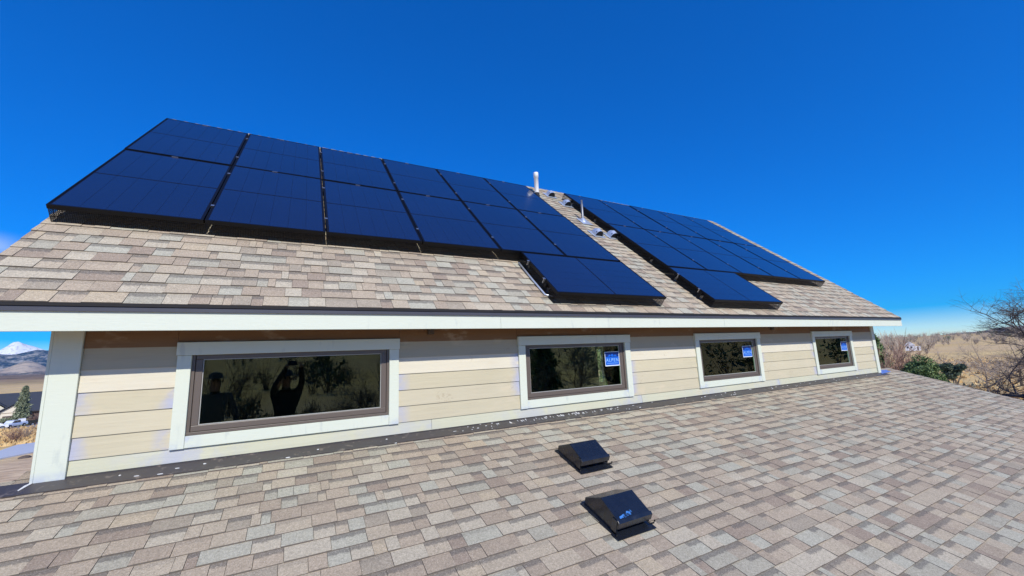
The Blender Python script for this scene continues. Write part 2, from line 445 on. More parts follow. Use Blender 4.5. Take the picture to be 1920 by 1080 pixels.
def lay_roof(parent, frame, x0, x1, s_list, e, hidden, ang, clipx=None, nmax=300, seed=1):
    """s_list: butt lines; returns nothing. The 300 tabs that show largest become parts."""
    rnd = random.Random(seed); tabs = []
    for row, s in enumerate(s_list):
        a0, a1 = (x0, x1) if clipx is None else clipx(s)
        x = a0-rnd.random()*.3; prev = None; prv_p = False
        first = True
        while x < a1:
            wi = rnd.choices(range(8), (2, 3, 4, 5, 5, 4, 4, 2))[0]; w = WID[wi]
            ci = rnd.randrange(len(PALW))
            proud = not prv_p if rnd.random() < .85 else prv_p
            prv_p = proud
            xa, xb = max(x, a0), min(x+w, a1)
            x += w
            if xb-xa < .03: continue
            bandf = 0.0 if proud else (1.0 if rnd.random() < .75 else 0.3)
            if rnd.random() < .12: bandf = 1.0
            full = abs((xb-xa)-w) < 1e-6
            tabs.append((xa, s+rnd.uniform(-.0015, .0015), wi if full else round(xb-xa, 4), e, proud, ci, bandf))
    scored = []
    for i, t in enumerate(tabs):
        w = WID[t[2]] if isinstance(t[2], int) else t[2]
        ps = [project(frame(t[0]+dx, t[1]+dy, 0)) for dx, dy in ((0, 0), (w, 0), (w, e), (0, e))]
        if None in ps: scored.append((0, i)); continue
        ar = abs(sum(ps[k][0]*ps[(k+1) % 4][1]-ps[(k+1) % 4][0]*ps[k][1] for k in range(4)))/2
        cx = sum(p[0] for p in ps)/4; cy = sum(p[1] for p in ps)/4
        if not (0 < cx < 1920 and 0 < cy < 1080) or hidden(t[0]+w/2, t[1]+e/2): ar = 0
        scored.append((ar, i))
    scored.sort(reverse=True)
    pick = [i for a_, i in scored[:nmax] if a_ > 0]
    ps = set(pick)
    X = Vector((1, 0, 0)); Y = Vector((0, math.cos(ang), math.sin(ang))); Z = Vector((0, -math.sin(ang), math.cos(ang)))
    rot = Matrix((X, Y, Z)).transposed().to_4x4()
    for i in pick:
        xa, s, wi, e_, pr, ci, bf = tabs[i]
        o = bpy.data.objects.new('shingle', tab_mesh(wi, e_, pr, ci, bf)); COL.objects.link(o)
        o.parent = parent
        o.matrix_local = Matrix.Translation(frame(xa, s, 0)-ROOF_OFF[parent.name]) @ rot
    vs = []; fs = []; at = []
    for i, (xa, s, wi, e_, pr, ci, bf) in enumerate(tabs):
        if i in ps: continue
        w = WID[wi] if isinstance(wi, int) else wi
        o = len(vs)
        vs += [tuple(frame(xa+vx, s+vy, vz)-ROOF_OFF[parent.name]) for vx, vy, vz in tab_geo(w-.0024, e_, pr)]
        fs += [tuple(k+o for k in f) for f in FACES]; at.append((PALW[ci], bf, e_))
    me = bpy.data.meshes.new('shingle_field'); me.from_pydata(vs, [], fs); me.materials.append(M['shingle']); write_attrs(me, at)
    o = bpy.data.objects.new('shingle_field', me); COL.objects.link(o); o.parent = parent; o['kind'] = 'stuff'
ROOF_OFF = {}

# upper roof: slab both sides, soffit
mb = MB()
mb.prism([(0.004, -.006), (RIDGE, -.006), (RIDGE, -.03), (0.004, -.03)], RL+.01, RR-.01, 'deck', upf)
RY = YE+RIDGE*math.cos(A); RZ = ZS+RIDGE*math.sin(A)          # ridge position
def backf(x, s, h): return Vector((x, RY+s*math.cos(A)+h*math.sin(A), RZ-s*math.sin(A)+h*math.cos(A)))
mb.prism([(0, -.008), (RIDGE, -.008), (RIDGE, -.03), (0, -.03)], RL+.01, RR-.01, 'deck', backf)
mb.prism([(0.03, -.19), (RIDGE-.15, -.19), (RIDGE-.15, -.172), (0.03, -.172)], RL+.03, RR-.03, 'soffit', upf)
roof = hobj(mb, 'roof'); ROOF_OFF['roof'] = hl.copy()
roof.matrix_parent_inverse = Matrix.Identity(4)
roof.data.transform(Matrix.Translation(-hl))
ARX0, AW, AH, PG = -1.806, 1.0277, 1.78, .012
ARX2 = 5.383
S_TOP = 4.74; S_BOT = S_TOP-2*AH                               # 1.18
L1R = ARX0+6*AW-.012; L1L = L1R-1.76
L2L = ARX2; L2R = ARX2+1.76
LAND_BOT = S_BOT-AW
def hid_up(x, s):
    m = .12
    if ARX0+.02 < x < L1R and S_BOT+.12 < s < S_TOP+.5: return True
    if L1L+.05 < x < L1R and LAND_BOT+.1 < s < S_TOP: return True
    if ARX2+.15 < x < ARX2+5*AW and S_BOT+.15 < s < S_TOP+.5: return True
    if L2L+.1 < x < L2R and LAND_BOT+.1 < s < S_TOP: return True
    return False
EU = .1432
lay_roof(roof, upf, RL, RR, [k*EU for k in range(int(RIDGE/EU)+1) if k*EU+EU < RIDGE+.06], EU, hid_up, A, nmax=300, seed=11)
# back slope of the roof: same shingles, all one field (never seen from the photograph)
vs = []; fs = []; at = []; rn = random.Random(5)
for k in range(int(RIDGE/EU)):
    x = RL
    while x < RR:
        w = min(rn.choice(WID)*1.6, RR-x)
        if w > .03:
            o = len(vs); s = RIDGE-k*EU
            vs += [tuple(backf(x+w-vx, s-vy, vz)-hl) for vx, vy, vz in tab_geo(w-.0025, EU, rn.random() < .5)]
            fs += [tuple(q+o for q in f) for f in FACES]; at.append((rn.choice(PALW), 0.5, EU))
        x += w+.0001
me = bpy.data.meshes.new('shingle_field'); me.from_pydata(vs, [], fs); me.materials.append(M['shingle']); write_attrs(me, at)
o = bpy.data.objects.new('shingle_field', me); COL.objects.link(o); o.parent = roof; o['kind'] = 'stuff'
# ridge caps
x = RL; k = 0
while x < RR-.1:
    x1 = min(x+.145, RR)
    prof = []
    c = rn.choice(PALW)
    vs = []; 
    for xx, hh in ((x-.02, .020), (x1, .012)):
        for s, hb in ((RIDGE-.13, 0), (RIDGE, .004)):
            vs.append(tuple(upf(xx, s, hh-.004)-hl))
        vs.append(tuple(backf(xx, .13, hh-.004)-hl))
    for xx, hh in ((x-.02, .008), (x1, .004)):
        vs.append(tuple(upf(xx, RIDGE-.13, hh-.004)-hl)); vs.append(tuple(backf(xx, .13, hh-.004)-hl))
    me = bpy.data.meshes.new('ridge_cap'); me.from_pydata(vs, [], [(0, 3, 4, 1), (1, 4, 5, 2), (0, 1, 2, 7, 6), (3, 8, 9, 5, 4), (0, 6, 8, 3), (2, 5, 9, 7)])
    me.materials.append(M['shingle'])
    ca = me.color_attributes.new('col', 'FLOAT_COLOR', 'POINT')
    for i in range(len(vs)): ca.data[i].color = (*c, 0)
    o = bpy.data.objects.new('ridge_cap', me); COL.objects.link(o); o.parent = roof
    x = x1; k += 1

# fascia, drip edge, rake boards
fj = [RL-.03, 1.86, 5.52, 9.18, RR+.05]
for i, (a, b) in enumerate(zip(fj, fj[1:])):
    mb = MB(); mb.box((a, YE+.012+.0008*(i % 2), ZB), (b-.002, YE+.034, ZF-.002)); hobj(mb, 'fascia_board', mats=['trim'], bevel=.002)
dj = [RL-.02, 1.13, 4.2, 7.25, 10.3, RR+.02]
for i, (a, b) in enumerate(zip(dj, dj[1:])):
    q = .0012*(i % 2); mb = MB()
    mb.prism([(YE-.004-q, ZF-.004), (YE+.006, ZF-.004), (YE+.006, ZS-.016), (YE+.06, ZS+.02), (YE+.06, ZS+.017), (YE-.002-q, ZS-.018), (YE-.004-q, ZS-.026)][::-1], a, b+.02*(i < 4))
    hobj(mb, 'drip_edge', mats=['drip'])
mb = MB(); mb.prism([(YE-.012, ZS-.020), (YE+.05, ZS+.022), (YE+.05, ZS+.032), (YE-.012, ZS-.004)][::-1], RL-.004, RR+.004); hobj(mb, 'starter_strip', mats=['felt'])
for xx in (RL-.028, RR+.006):
    mb = MB(); mb.prism([(.03, -.205), (RIDGE, -.205), (RIDGE, -.03), (.03, -.03)], xx, xx+.022, fr=upf); hobj(mb, 'rake_board', mats=['trim'])
    mb = MB(); mb.prism([(0, -.205), (RIDGE, -.205), (RIDGE, -.03), (0, -.03)], xx, xx+.022, fr=backf); hobj(mb, 'rake_board', mats=['trim'])

# ------------------------------------------------------------------ walls of the house
BACKY = 2*RY-YW
GZ = -5.6
WINX = [(-.801, .909), (2.258, 3.976), (5.308, 6.968), (8.672, 10.247)]
CZ0, CZ1 = -.612, .190             # outer casing bottom, top of head casing
HB = .095                          # head casing bottom
cs = .09                           # casing width
ztop = ZB+.25
def ropen(w): return (w[0]+.06, w[1]-.06, -.55, .12)
mb = MB()   # sheathing behind the planks, with the four openings
yy0, yy1 = YW+.004, YW+.12
xs = XL+.01
for w in WINX:
    a, b, z0, z1 = ropen(w)
    mb.box((xs, yy0, ZW-.1), (a, yy1, ztop)); mb.box((a, yy0, ZW-.1), (b, yy1, z0)); mb.box((a, yy0, z1), (b, yy1, ztop)); xs = b
mb.box((xs, yy0, ZW-.1), (XR-.01, yy1, ztop))
wall = mb.obj('wall', house, mats=['siding_plain']); wall.matrix_parent_inverse = Matrix.Translation(-hl)
wall_inv = Matrix.Identity(4)
# end and back walls: gabled
mb = MB()
def slope_z(y): 
    return ZS+(y-YE)*math.tan(A)-.24 if y <= RY else ZS+(2*RY-y-YE)*math.tan(A)-.24
for x0, x1 in ((XL+.012, XL+.13), (XR-.13, XR-.012)):
    prof = [(yy1+.002, GZ), (BACKY-.002, GZ), (BACKY-.002, slope_z(BACKY)), (RY, slope_z(RY)), (yy1+.002, slope_z(yy1))]
    mb.prism(prof, x0, x1)
mb.obj('gable_wall', house, mats=['siding_plain']).matrix_parent_inverse = Matrix.Translation(-hl)
mb = MB()
SLOT = (9.50, 9.80, -1.10, .04)     # slim window in the far wall, seen through the second window
mb.box((XL+.012, BACKY, GZ), (SLOT[0], BACKY+.1, slope_z(BACKY))); mb.box((SLOT[1], BACKY, GZ), (XR-.012, BACKY+.1, slope_z(BACKY)))
mb.box((SLOT[0], BACKY, GZ), (SLOT[1], BACKY+.1, SLOT[2])); mb.box((SLOT[0], BACKY, SLOT[3]), (SLOT[1], BACKY+.1, slope_z(BACKY)))
mb.obj('back_wall', house, mats=['siding_plain']).matrix_parent_inverse = Matrix.Translation(-hl)
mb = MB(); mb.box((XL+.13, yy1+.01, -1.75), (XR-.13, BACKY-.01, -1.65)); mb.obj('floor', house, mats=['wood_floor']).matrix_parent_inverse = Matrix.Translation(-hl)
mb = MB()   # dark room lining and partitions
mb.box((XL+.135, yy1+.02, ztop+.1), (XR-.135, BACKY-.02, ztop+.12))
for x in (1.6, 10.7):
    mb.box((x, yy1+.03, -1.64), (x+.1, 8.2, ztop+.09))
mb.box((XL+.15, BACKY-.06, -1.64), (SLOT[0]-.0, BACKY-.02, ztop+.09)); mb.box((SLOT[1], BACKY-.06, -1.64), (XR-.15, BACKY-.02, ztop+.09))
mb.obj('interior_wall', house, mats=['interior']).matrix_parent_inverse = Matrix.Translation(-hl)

# planks: lapped boards, cut round the casings
ZL = [ZW+.022, -.605, -.455, -.303, -.148, .008, .165, .32]
tones = [lin(200, 199, 173), lin(198, 189, 161), lin(199, 190, 163), lin(197, 188, 160), lin(212, 205, 184), lin(184, 174, 148), lin(136, 104, 74)]  # last tone: brown bounce and shade under the eave, put into the colour
CORN = .155
def plank(x0, x1, z0, z1, tone, pl=0.0, pr=0.0, below=()):
    """board with a thick lower edge; primer patches at its ends and under casings"""
    xs = [x0, x0+.05, x0+.12]+[x0+.12+(x1-x0-.24)*t for t in (.2, .4, .6, .8)]+[x1-.12, x1-.05, x1]
    if x1-x0 < .3: xs = [x0, (x0+x1)/2, x1]
    pa = []
    vs = []; z2 = z1+.012
    for i, x in enumerate(xs):
        p = 0
        if i == 0: p = pl
        elif i == 1 and len(xs) > 3: p = pl*.55
        elif i == len(xs)-2 and len(xs) > 3: p = pr*.55
        elif i == len(xs)-1: p = pr
        for bx in below:
            d = abs(x-bx)
            if d < .4: p = max(p, .75*(1-d/.4))
        for (y, z, k) in ((YW+.002, z0, .8), (YW-.015, z0, 1), (YW-.0035, z2, 1 if not below else .9), (YW+.002, z2, .9)):
            vs.append((x-hl.x, y-hl.y, z-hl.z)); pa.append(p*k)
    fs = []
    for i in range(len(xs)-1):
        for k in range(4): fs.append((i*4+k, i*4+(k+1) % 4, (i+1)*4+(k+1) % 4, (i+1)*4+k))
    n = (len(xs)-1)*4
    fs += [(3, 2, 1, 0), (n, n+1, n+2, n+3)]
    me = bpy.data.meshes.new('siding_plank'); me.from_pydata(vs, [], [f[::-1] for f in fs]); me.materials.append(M['siding'])
    ca = me.color_attributes.new('patch', 'FLOAT_COLOR', 'POINT'); cc = me.color_attributes.new('col', 'FLOAT_COLOR', 'POINT')
    for i in range(len(vs)): ca.data[i].color = (pa[i],)*3+(1,); cc.data[i].color = (*tone, 1)
    me.update()
    o = bpy.data.objects.new('siding_plank', me); COL.objects.link(o); o.parent = wall
    o.matrix_parent_inverse = Matrix.Translation(hl)
    return o
rp = random.Random(3)
L0, R0 = XL+CORN, XR-.12
ends = [L0]+[v for w in WINX for v in w]+[R0]
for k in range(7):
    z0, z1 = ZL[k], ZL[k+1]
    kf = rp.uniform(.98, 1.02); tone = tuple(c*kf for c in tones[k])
    if k == 0:
        cuts = [L0, 1.24, 4.13, 7.4, R0]
        for a, b in zip(cuts, cuts[1:]):
            bl = [x for w in WINX for x in w if a < x < b]
            plank(a, b-.003, z0, z1, tone, .2 if a > L0 else 0, .7 if b < R0 else 0, bl)
    elif z1 < CZ1-.02 or (z0 < CZ1 and k < 6 and z0 < .1):
        for i in range(0, len(ends), 2):
            a, b = ends[i]+(.002 if i else 0), ends[i+1]-.002
            kf = rp.uniform(.97, 1.03); t = tuple(c*kf for c in tone)
            hasl = rp.random() < .55; hasr = rp.random() < .6
            if i == 0: hasl = hasr = k in (1, 3)
            if k >= 5: hasl = hasr = False
            plank(a, b, z0, z1, t, .9*hasl, .95*hasr)
    else:
        if z0 < CZ1:    # course notched by the head casings
            for i in range(0, len(ends), 2):
                plank(ends[i]+(.008 if i else 0), ends[i+1]-.008, z0, z1, tone)
            for w in WINX: plank(w[0]-.006, w[1]+.006, CZ1+.012, z1, tone)
        else: plank(L0, R0, z0, z1, tone)
# top course boards behind the fascia
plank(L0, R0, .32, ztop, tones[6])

# corner boards
def trimbox(a, b, name, patch_z=None, parent=None):
    (x0, y0, z0), (x1, y1, z1) = a, b
    zs = [z0, z0+min(.07, (z1-z0)/2), z1] if z1-z0 > .2 else [z0, z1]
    xsl = [x0, x1] if x1-x0 < .3 else [x0, x0+.12, x0+.3, x1-.3, x1-.12, x1]
    vs = []; pa = []; fs = []
    nx, nz_ = len(xsl), len(zs)
    for y in (y0, y1):
        for j, z in enumerate(zs):
            for i, x in enumerate(xsl):
                vs.append((x, y, z)); p = 0
                if patch_z == 'bottom' and j == 0: p = 1
                if patch_z == 'ends' and i in (0, nx-1): p = .9
                if patch_z == 'foot' and j == 0 and True: p = .8
                pa.append(p)
    N = nx*nz_
    for j in range(nz_-1):
        for i in range(nx-1):
            q = j*nx+i
            fs.append((q, q+1, q+nx+1, q+nx)); fs.append((N+q, N+q+nx, N+q+nx+1, N+q+1))
    for i in range(nx-1):
        fs.append((i+1, i, N+i, N+i+1)); q = (nz_-1)*nx+i; fs.append((q, q+1, N+q+1, N+q))
    for j in range(nz_-1):
        q = j*nx; fs.append((q, q+nx, N+q+nx, N+q)); q = j*nx+nx-1; fs.append((q+nx, q, N+q, N+q+nx))
    m = MB(); m.add(vs, fs, None, pa); m.patch[0] = max(m.patch[0], 1e-4)
    o = m.obj(name, parent or house, mats=['trim'], bevel=.0025)
    o.matrix_parent_inverse = Matrix.Translation(-hl) if (parent is None) else Matrix.Identity(4)
    return o
trimbox((XL, YW-.030, ZW+.004), (XL+.152, YW+.002, ztop-.02), 'corner_board', 'bottom')
trimbox((XL-.018, YW-.028, ZW+.004), (XL-.001, YW+.14, ztop-.02), 'corner_board', 'bottom')
trimbox((XR-.118, YW-.030, ZW+.004), (XR, YW+.002, ztop-.02), 'corner_board', None)
trimbox((XR+.001, YW-.028, ZW+.004), (XR+.019, YW+.14, ztop-.02), 'corner_board', None)

# ------------------------------------------------------------------ windows
def text_mesh(txt, size, name, mat, loc, parent):
    cu = bpy.data.curves.new(name, 'FONT'); cu.body = txt; cu.size = size; cu.align_x = 'CENTER'; cu.align_y = 'CENTER'; cu.extrude = .0003
    cu.space_character = 1.25
    t = bpy.data.objects.new(name+'_tmp', cu); COL.objects.link(t)
    dg = bpy.context.evaluated_depsgraph_get(); dg.update()
    me = bpy.data.meshes.new_from_object(t.evaluated_get(dg)); me.name = name
    bpy.data.objects.remove(t); bpy.data.curves.remove(cu)
    me.materials.clear(); me.materials.append(M[mat])
    me.transform(Matrix.Translation(loc) @ Matrix.Rotation(R(90), 4, 'X'))
    o = bpy.data.objects.new(name, me); COL.objects.link(o); o.parent = parent
    return o
for wi, (xa, xb) in enumerate(WINX):
    win = MB()
    fa, fb = xa+cs, xb-cs; z0, z1 = CZ0+cs, HB+.035
    y = YW-.006
    # outer vinyl frame as the window part's own mesh
    def ring(mb, a, b, c, d, t, y0, y1, m=None, tz=None):
        tz = tz or t
        mb.box((a, y0, c), (b, y1, c+tz), m); mb.box((a, y0, d-tz), (b, y1, d), m)
        mb.box((a, y0, c+tz), (a+t, y1, d-tz), m); mb.box((b-t, y0, c+tz), (b, y1, d-tz), m)
    ring(win, fa, fb, z0, z1, .022, y, YW+.09)
    wo_ = win.obj('window', house, mats=['bronze'], bevel=.002); wo_.matrix_parent_inverse = Matrix.Translation(-hl)
    def sub(mb, name, **k):
        o = mb.obj(name, wo_, **k); return o
    s1 = MB(); ring(s1, fa+.024, fb-.024, z0+.024, z1-.024, .046, y-.004+.012, YW+.05); sub(s1, 'sash', mats=['bronze'], bevel=.004)
    s2 = MB(); ring(s2, fa+.071, fb-.071, z0+.071, z1-.071, .005, YW+.012, YW+.03); sub(s2, 'glazing_bead', mats=['bronze_lip'])
    g = MB(); g.box((fa+.0705, YW+.022, z0+.0705), (fb-.0705, YW+.0245, z1-.0705)); sub(g, 'pane', mats=['glass'])
    trimbox((xa, YW-.030, CZ0), (xa+cs, YW+.0, HB-.002), 'casing', 'foot', wo_)
    trimbox((xb-cs, YW-.030, CZ0), (xb, YW+.0, HB-.002), 'casing', 'foot', wo_)
    trimbox((xa+cs+.001, YW-.028, CZ0+.002), (xb-cs-.001, YW+.0, CZ0+cs-.001), 'casing', 'ends', wo_)
    trimbox((xa-.006, YW-.040, HB), (xb+.006, YW+.0, CZ1+.006), 'head_casing', None, wo_)
    if wi:
        sx = {1: 3.565, 2: 6.52, 3: 9.83}[wi]; sw = {1: .245, 2: .25, 3: .25}[wi]; sz0, sz1 = -.205, -.02
        yb = YW+.0195
        st = MB(); st.box((sx, yb, sz0), (sx+sw, yb+.0012, sz1), 'sticker_white')
        st.box((sx+.007, yb-.0010, sz0+.012), (sx+sw-.007, yb-.0002, sz0+.118), 'sticker_blue')
        st.box((sx+.007, yb-.0010, sz0+.1185), (sx+sw-.007, yb-.0002, sz1-.007), 'sticker_shaded')
        # peak emblem
        cxm = sx+sw/2
        for dx, hh in ((-.045, .026), (0, .040), (.05, .024)):
            st.add([(cxm+dx-.034, yb-.0014, sz0+.124), (cxm+dx+.034, yb-.0014, sz0+.124), (cxm+dx+.004, yb-.0014, sz0+.124+hh)], [(0, 1, 2)], 'sticker_blue')
        st.box((sx+.03, yb-.0016, sz0+.034), (sx+sw-.03, yb-.0011, sz0+.038), 'sticker_text')
        so = st.obj('sticker', wo_)
        text_mesh('ALPEN', .062, 'sticker_lettering', 'sticker_text', (cxm, yb-.0020, sz0+.075), wo_)
# ceiling-hung beams under the eave and small vent blocks
for x in (1.20, 7.35):
    mb = MB(); mb.box((x, YW-.05, ZB-.03), (x+.06, YW-.016, ZB+.1)); mb.obj('soffit_block', house, mats=['dark_wall'], bevel=.003).matrix_parent_inverse = Matrix.Translation(-hl)

# ------------------------------------------------------------------ lower roof (wing)
EL = .1244
WX0, WX1 = -2.7, 12.25
S_LOW = -8.3
mb = MB()
poly = [(WX0, S_LOW), (WX1, S_LOW), (WX1, .22), (XR+.03, .22), (XR+.03, -.004), (XL-.022, -.004), (XL-.022, .19), (-1.60, .135), (WX0, -.88)]
vs = [lof(x, s, -.010)-wl for x, s in poly]+[lof(x, s, -.05)-wl for x, s in poly]
n = len(poly)
fs = [tuple(range(n)), tuple(range(n, 2*n))[::-1]]+[(i, n+i, n+(i+1) % n, (i+1) % n) for i in range(n)]
mb.add(vs, fs)
lroof = mb.obj('roof', wing, mats=['deck']); ROOF_OFF[lroof.name] = wl.copy()
def hid_lo(x, s): return False
slo = []
s = -.305-EL*0
base = -.305
k = -4
rows = [base-EL*k for k in range(-4, 66)]
rows = [s for s in rows if s > S_LOW-.001 and s+EL < .24]
def clip_lo(s):
    # diagonal left edge and the wall
    left = WX0 if s < -.88 else min(-1.52, -1.68+(s-.062)/.92+.05)
    return left, WX1
def lay_low():
    main_rows = [s for s in rows if s+EL <= .0]
    lay_roof(lroof, lof, WX0, WX1, main_rows, EL, hid_lo, B, clipx=clip_lo, nmax=300, seed=23)
lay_low()
# little returns of roof beside both ends of the wall
vs = []; fs = []; at = []; rr = random.Random(9)
for s in [r_ for r_ in rows if r_+EL > 0]:
    for a, b in ((-1.68+max(s, -.2)/.92*.9, XL-.022), (XR+.03, WX1)):
        x = a
        if s > .14 and a < 0: continue
        top = min(EL, .21-s)
        while x < b-.01:
            w = min(rr.choice(WID), b-x)
            if w > .02:
                o = len(vs)
                vs += [tuple(lof(x+vx, s+vy, vz)-wl) for vx, vy, vz in tab_geo(w-.0025, top-.01, rr.random() < .5)]
                fs += [tuple(q+o for q in f) for f in FACES]; at.append((rr.choice(PALW), .5, EL))
            x += w
me = bpy.data.meshes.new('shingle_field'); me.from_pydata(vs, [], fs); me.materials.append(M['shingle']); write_attrs(me, at)
o = bpy.data.objects.new('shingle_field', me); COL.objects.link(o); o.parent = lroof; o['kind'] = 'stuff'
# rake trim, ridge at the right, lower fascia and walls of the wing
mb = MB(); mb.prism([(S_LOW, -.19), (.22, -.19), (.22, -.052), (S_LOW, -.052)], WX1+.002, WX1+.024, fr=lof); wobj(mb, 'rake_board', mats=['trim'])
mb = MB(); mb.prism([(S_LOW, -.008), (.22, -.008), (.22, .004), (S_LOW, .004)], WX1+.001, WX1+.012, fr=lof); wobj(mb, 'drip_edge', mats=['drip'])
pe = lof(0, S_LOW, -.05)
mb = MB(); mb.box((WX0, pe.y-.025, pe.z-.13), (WX1, pe.y-.002, pe.z+.02)); wobj(mb, 'fascia_board', mats=['trim'])
mb = MB()
mb.prism([(pe.y+.45, GZ), (YW-.01, GZ), (YW-.01, ZW-.075), (pe.y+.45, pe.z+.06)], WX0+1.3, WX1-.35); wobj(mb, 'wall', mats=['siding_plain'])
mb = MB(); mb.prism([(YW+.14, GZ), (YW+2.2, GZ), (YW+2.2, ZW-.9), (YW+.14, ZW-.3)], XR+.03, WX1-.35); wobj(mb, 'wall', mats=['siding_plain'])
# wall flashing with its dried paint flecks
mb = MB()
cuts = [-1.74, .95, 3.9, 6.9, 9.6, XR+.06]
for i, (a, b) in enumerate(zip(cuts, cuts[1:])):
    d = .0015*(i % 2)
    mb = MB()
    mb.box((a, -.150, .0145+d), (b+.03, -.004, .0165+d), fr=lof)
    mb.box((max(a, XL), YW-.016+.002*(i % 2), ZW+.004), (min(b+.03, XR), YW-.0145+.002*(i % 2), ZW+.019))
    mb.box((a, -.152, .006+d), (b+.03, -.150, .0165+d), fr=lof)
    wobj(mb, 'wall_flashing', mats=['flashing'])
rf = random.Random(4)
mb = MB()
for i in range(120):
    if i < 72: x = rf.gauss(2.7, .62)
    elif i < 108: x = rf.uniform(4.2, 10.5)
    else: x = rf.uniform(-1.3, 2)
    s = rf.uniform(-.13, -.01) if i < 108 else rf.uniform(-.17, -.05)
    l_, w_ = rf.uniform(.003, .020), rf.uniform(.002, .006)
    if 1.9 < x < 3.6: s = rf.gauss(-.055, .012); l_ = rf.uniform(.002, .009); w_ = rf.uniform(.006, .024)
    pts = [(x+l_*math.cos(t)*rf.uniform(.7, 1.2), s+w_*math.sin(t)*rf.uniform(.6, 1.2)) for t in [j*math.pi/3 for j in range(6)]]
    vs = [lof(px, ps_, .021) for px, ps_ in pts]+[lof(px, ps_, .016) for px, ps_ in pts]
    mb.add(vs, [tuple(range(6))]+[(j, 6+j, 6+(j+1) % 6, (j+1) % 6) for j in range(6)])
o = wobj(mb, 'paint_flecks', mats=['white_fleck']); o['kind'] = 'stuff'
# sealant at the left corner, blue smear at the right
mb = MB(); mb.tube([lof(-1.50, -.03, .02), lof(-1.515, -.06, .02), lof(-1.53, -.10, .018)], [.005, .007, .004], 6); wobj(mb, 'sealant_bead', mats=['white_fleck'])
mb = MB()
pp = [(11.18, -.08), (11.42, -.06), (11.75, -.03), (11.72, .02), (11.86, .06), (11.6, .09), (11.4, .05), (11.33, .02), (11.25, -.02)]
mb.add([lof(x, s, .020) for x, s in pp]+[lof(x, s, .012) for x, s in pp], [tuple(range(9))]+[(j, 9+j, 9+(j+1) % 9, (j+1) % 9) for j in range(9)])
wobj(mb, 'blue_membrane', mats=['blue_tarp'])

# ------------------------------------------------------------------ roof vents on the lower roof
def roof_vent(x0, s0, label, smear):
    W_ = .305
    fr = lambda x, s, h: lof(x0+x, s0+s, h)
    e = empty('roof_vent', label, 'vent', 'black hooded vents on the lower roof', loc=lof(x0+W_/2, s0-.18, 0))
    inv = Matrix.Translation(-e.location)
    def ad(mb, name, **k):
        o = mb.obj(name, e, **k); o.matrix_parent_inverse = inv; return o
    prof = [(0, .012), (0, .072), (-.165, .172), (-.352, .122), (-.350, .088), (-.335, .060), (-.305, .012)]
    m = MB(); m.prism(prof, 0, W_, fr=fr); ad(m, 'hood', mats=['vent'], bevel=.005)
    m = MB()     # downturned rim round the hood
    m.prism([(-.353, .126), (-.372, .112), (-.366, .066), (-.354, .070), (-.357, .108)], -.006, W_+.006, fr=fr)
    m.box((-.007, -.352, .030), (-.001, -.30, .118), fr=fr); m.box((W_+.001, -.352, .030), (W_+.007, -.30, .118), fr=fr)
    ad(m, 'rim', mats=['vent'], bevel=.002)
    m = MB(); m.box((-.02, -.40, .0145), (W_+.035, .02, .0175), fr=fr); ad(m, 'base_flange', mats=['vent'])
    m = MB(); m.tube([fr(W_-.02, -.33, .06), fr(W_+.0, -.365, .035), fr(W_+.035, -.37, .035), fr(W_+.04, -.37, .055)], [.006]*4, 6)
    ad(m, 'clip', mats=['frame_black']); m = MB()
    m.tube([fr(.02, -.33, .05), fr(-.005, -.362, .03), fr(-.012, -.365, .022)], [.006]*3, 6); ad(m, 'clip', mats=['frame_black'])
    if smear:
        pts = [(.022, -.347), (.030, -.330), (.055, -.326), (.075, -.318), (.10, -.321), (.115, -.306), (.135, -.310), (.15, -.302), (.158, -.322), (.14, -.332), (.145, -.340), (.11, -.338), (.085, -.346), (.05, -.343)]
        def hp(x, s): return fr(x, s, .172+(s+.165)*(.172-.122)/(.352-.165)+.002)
        m = MB(); n = len(pts); m.add([hp(x, s) for x, s in pts], [tuple(range(n))]); o = ad(m, 'blue_smear', mats=['vent_blue']); o['label'] = 'light blue smear on the front of the hood'
roof_vent(2.255, -.735, 'small black hooded roof vent set higher up the lower roof, nearer the second window', False)
roof_vent(1.995, -1.475, 'larger-looking black hooded roof vent with a light blue smear, lowest on the lower roof', True)

# ------------------------------------------------------------------ solar panels
HT, TH = .16, .035
def panel_proto():
    """portrait panel, local x across, y upslope, z up from its top surface"""
    w, h = AW-PG, AH-PG
    parts = {}
    m = MB(); t = .011
    for a, b in (((0, 0, -TH), (w, t, 0)), ((0, h-t, -TH), (w, h, 0)), ((0, t, -TH), (t, h-t, 0)), ((w-t, t, -TH), (w, h-t, 0))): m.box(a, b)
    parts['frame'] = m.mesh('frame', ['frame_black'])
    m = MB(); m.box((t, t, -.010), (w-t, h-t, -.0040)); parts['backsheet'] = m.mesh('backsheet', ['backsheet'])
    ce = MB(); cw = (w-2*t-.024)/6; ch = (h-2*t-.024-.020)/2
    ce.box((0, 0, -.0039), (cw-.0022, ch, -.0028)); parts['cell_strip'] = ce.mesh('cell_strip', ['cell'])
    spots = [(t+.012+i*cw+.0011, t+.012+j*(ch+.020)) for j in range(2) for i in range(6)]
    m = MB(); m.box((-.006-PG/2+.002, -.0, 0), (.018, .03, .004)); m.box((-PG+.002, .004, -TH-.02), (-.001, .026, 0)); parts['clamp'] = m.mesh('clamp', ['alu'])
    return parts, spots, w, h
PP, PSPOT, PW, PH = panel_proto()
m = MB(); m.box((PW*.42, PH-.014, .0003), (PW*.42+.06, PH-.001, .004)); PP['tab'] = m.mesh('tab', ['alu'])
ROTU = Matrix((Vector((1, 0, 0)), Vector((0, math.cos(A), math.sin(A))), Vector((0, -math.sin(A), math.cos(A))))).transposed().to_4x4()
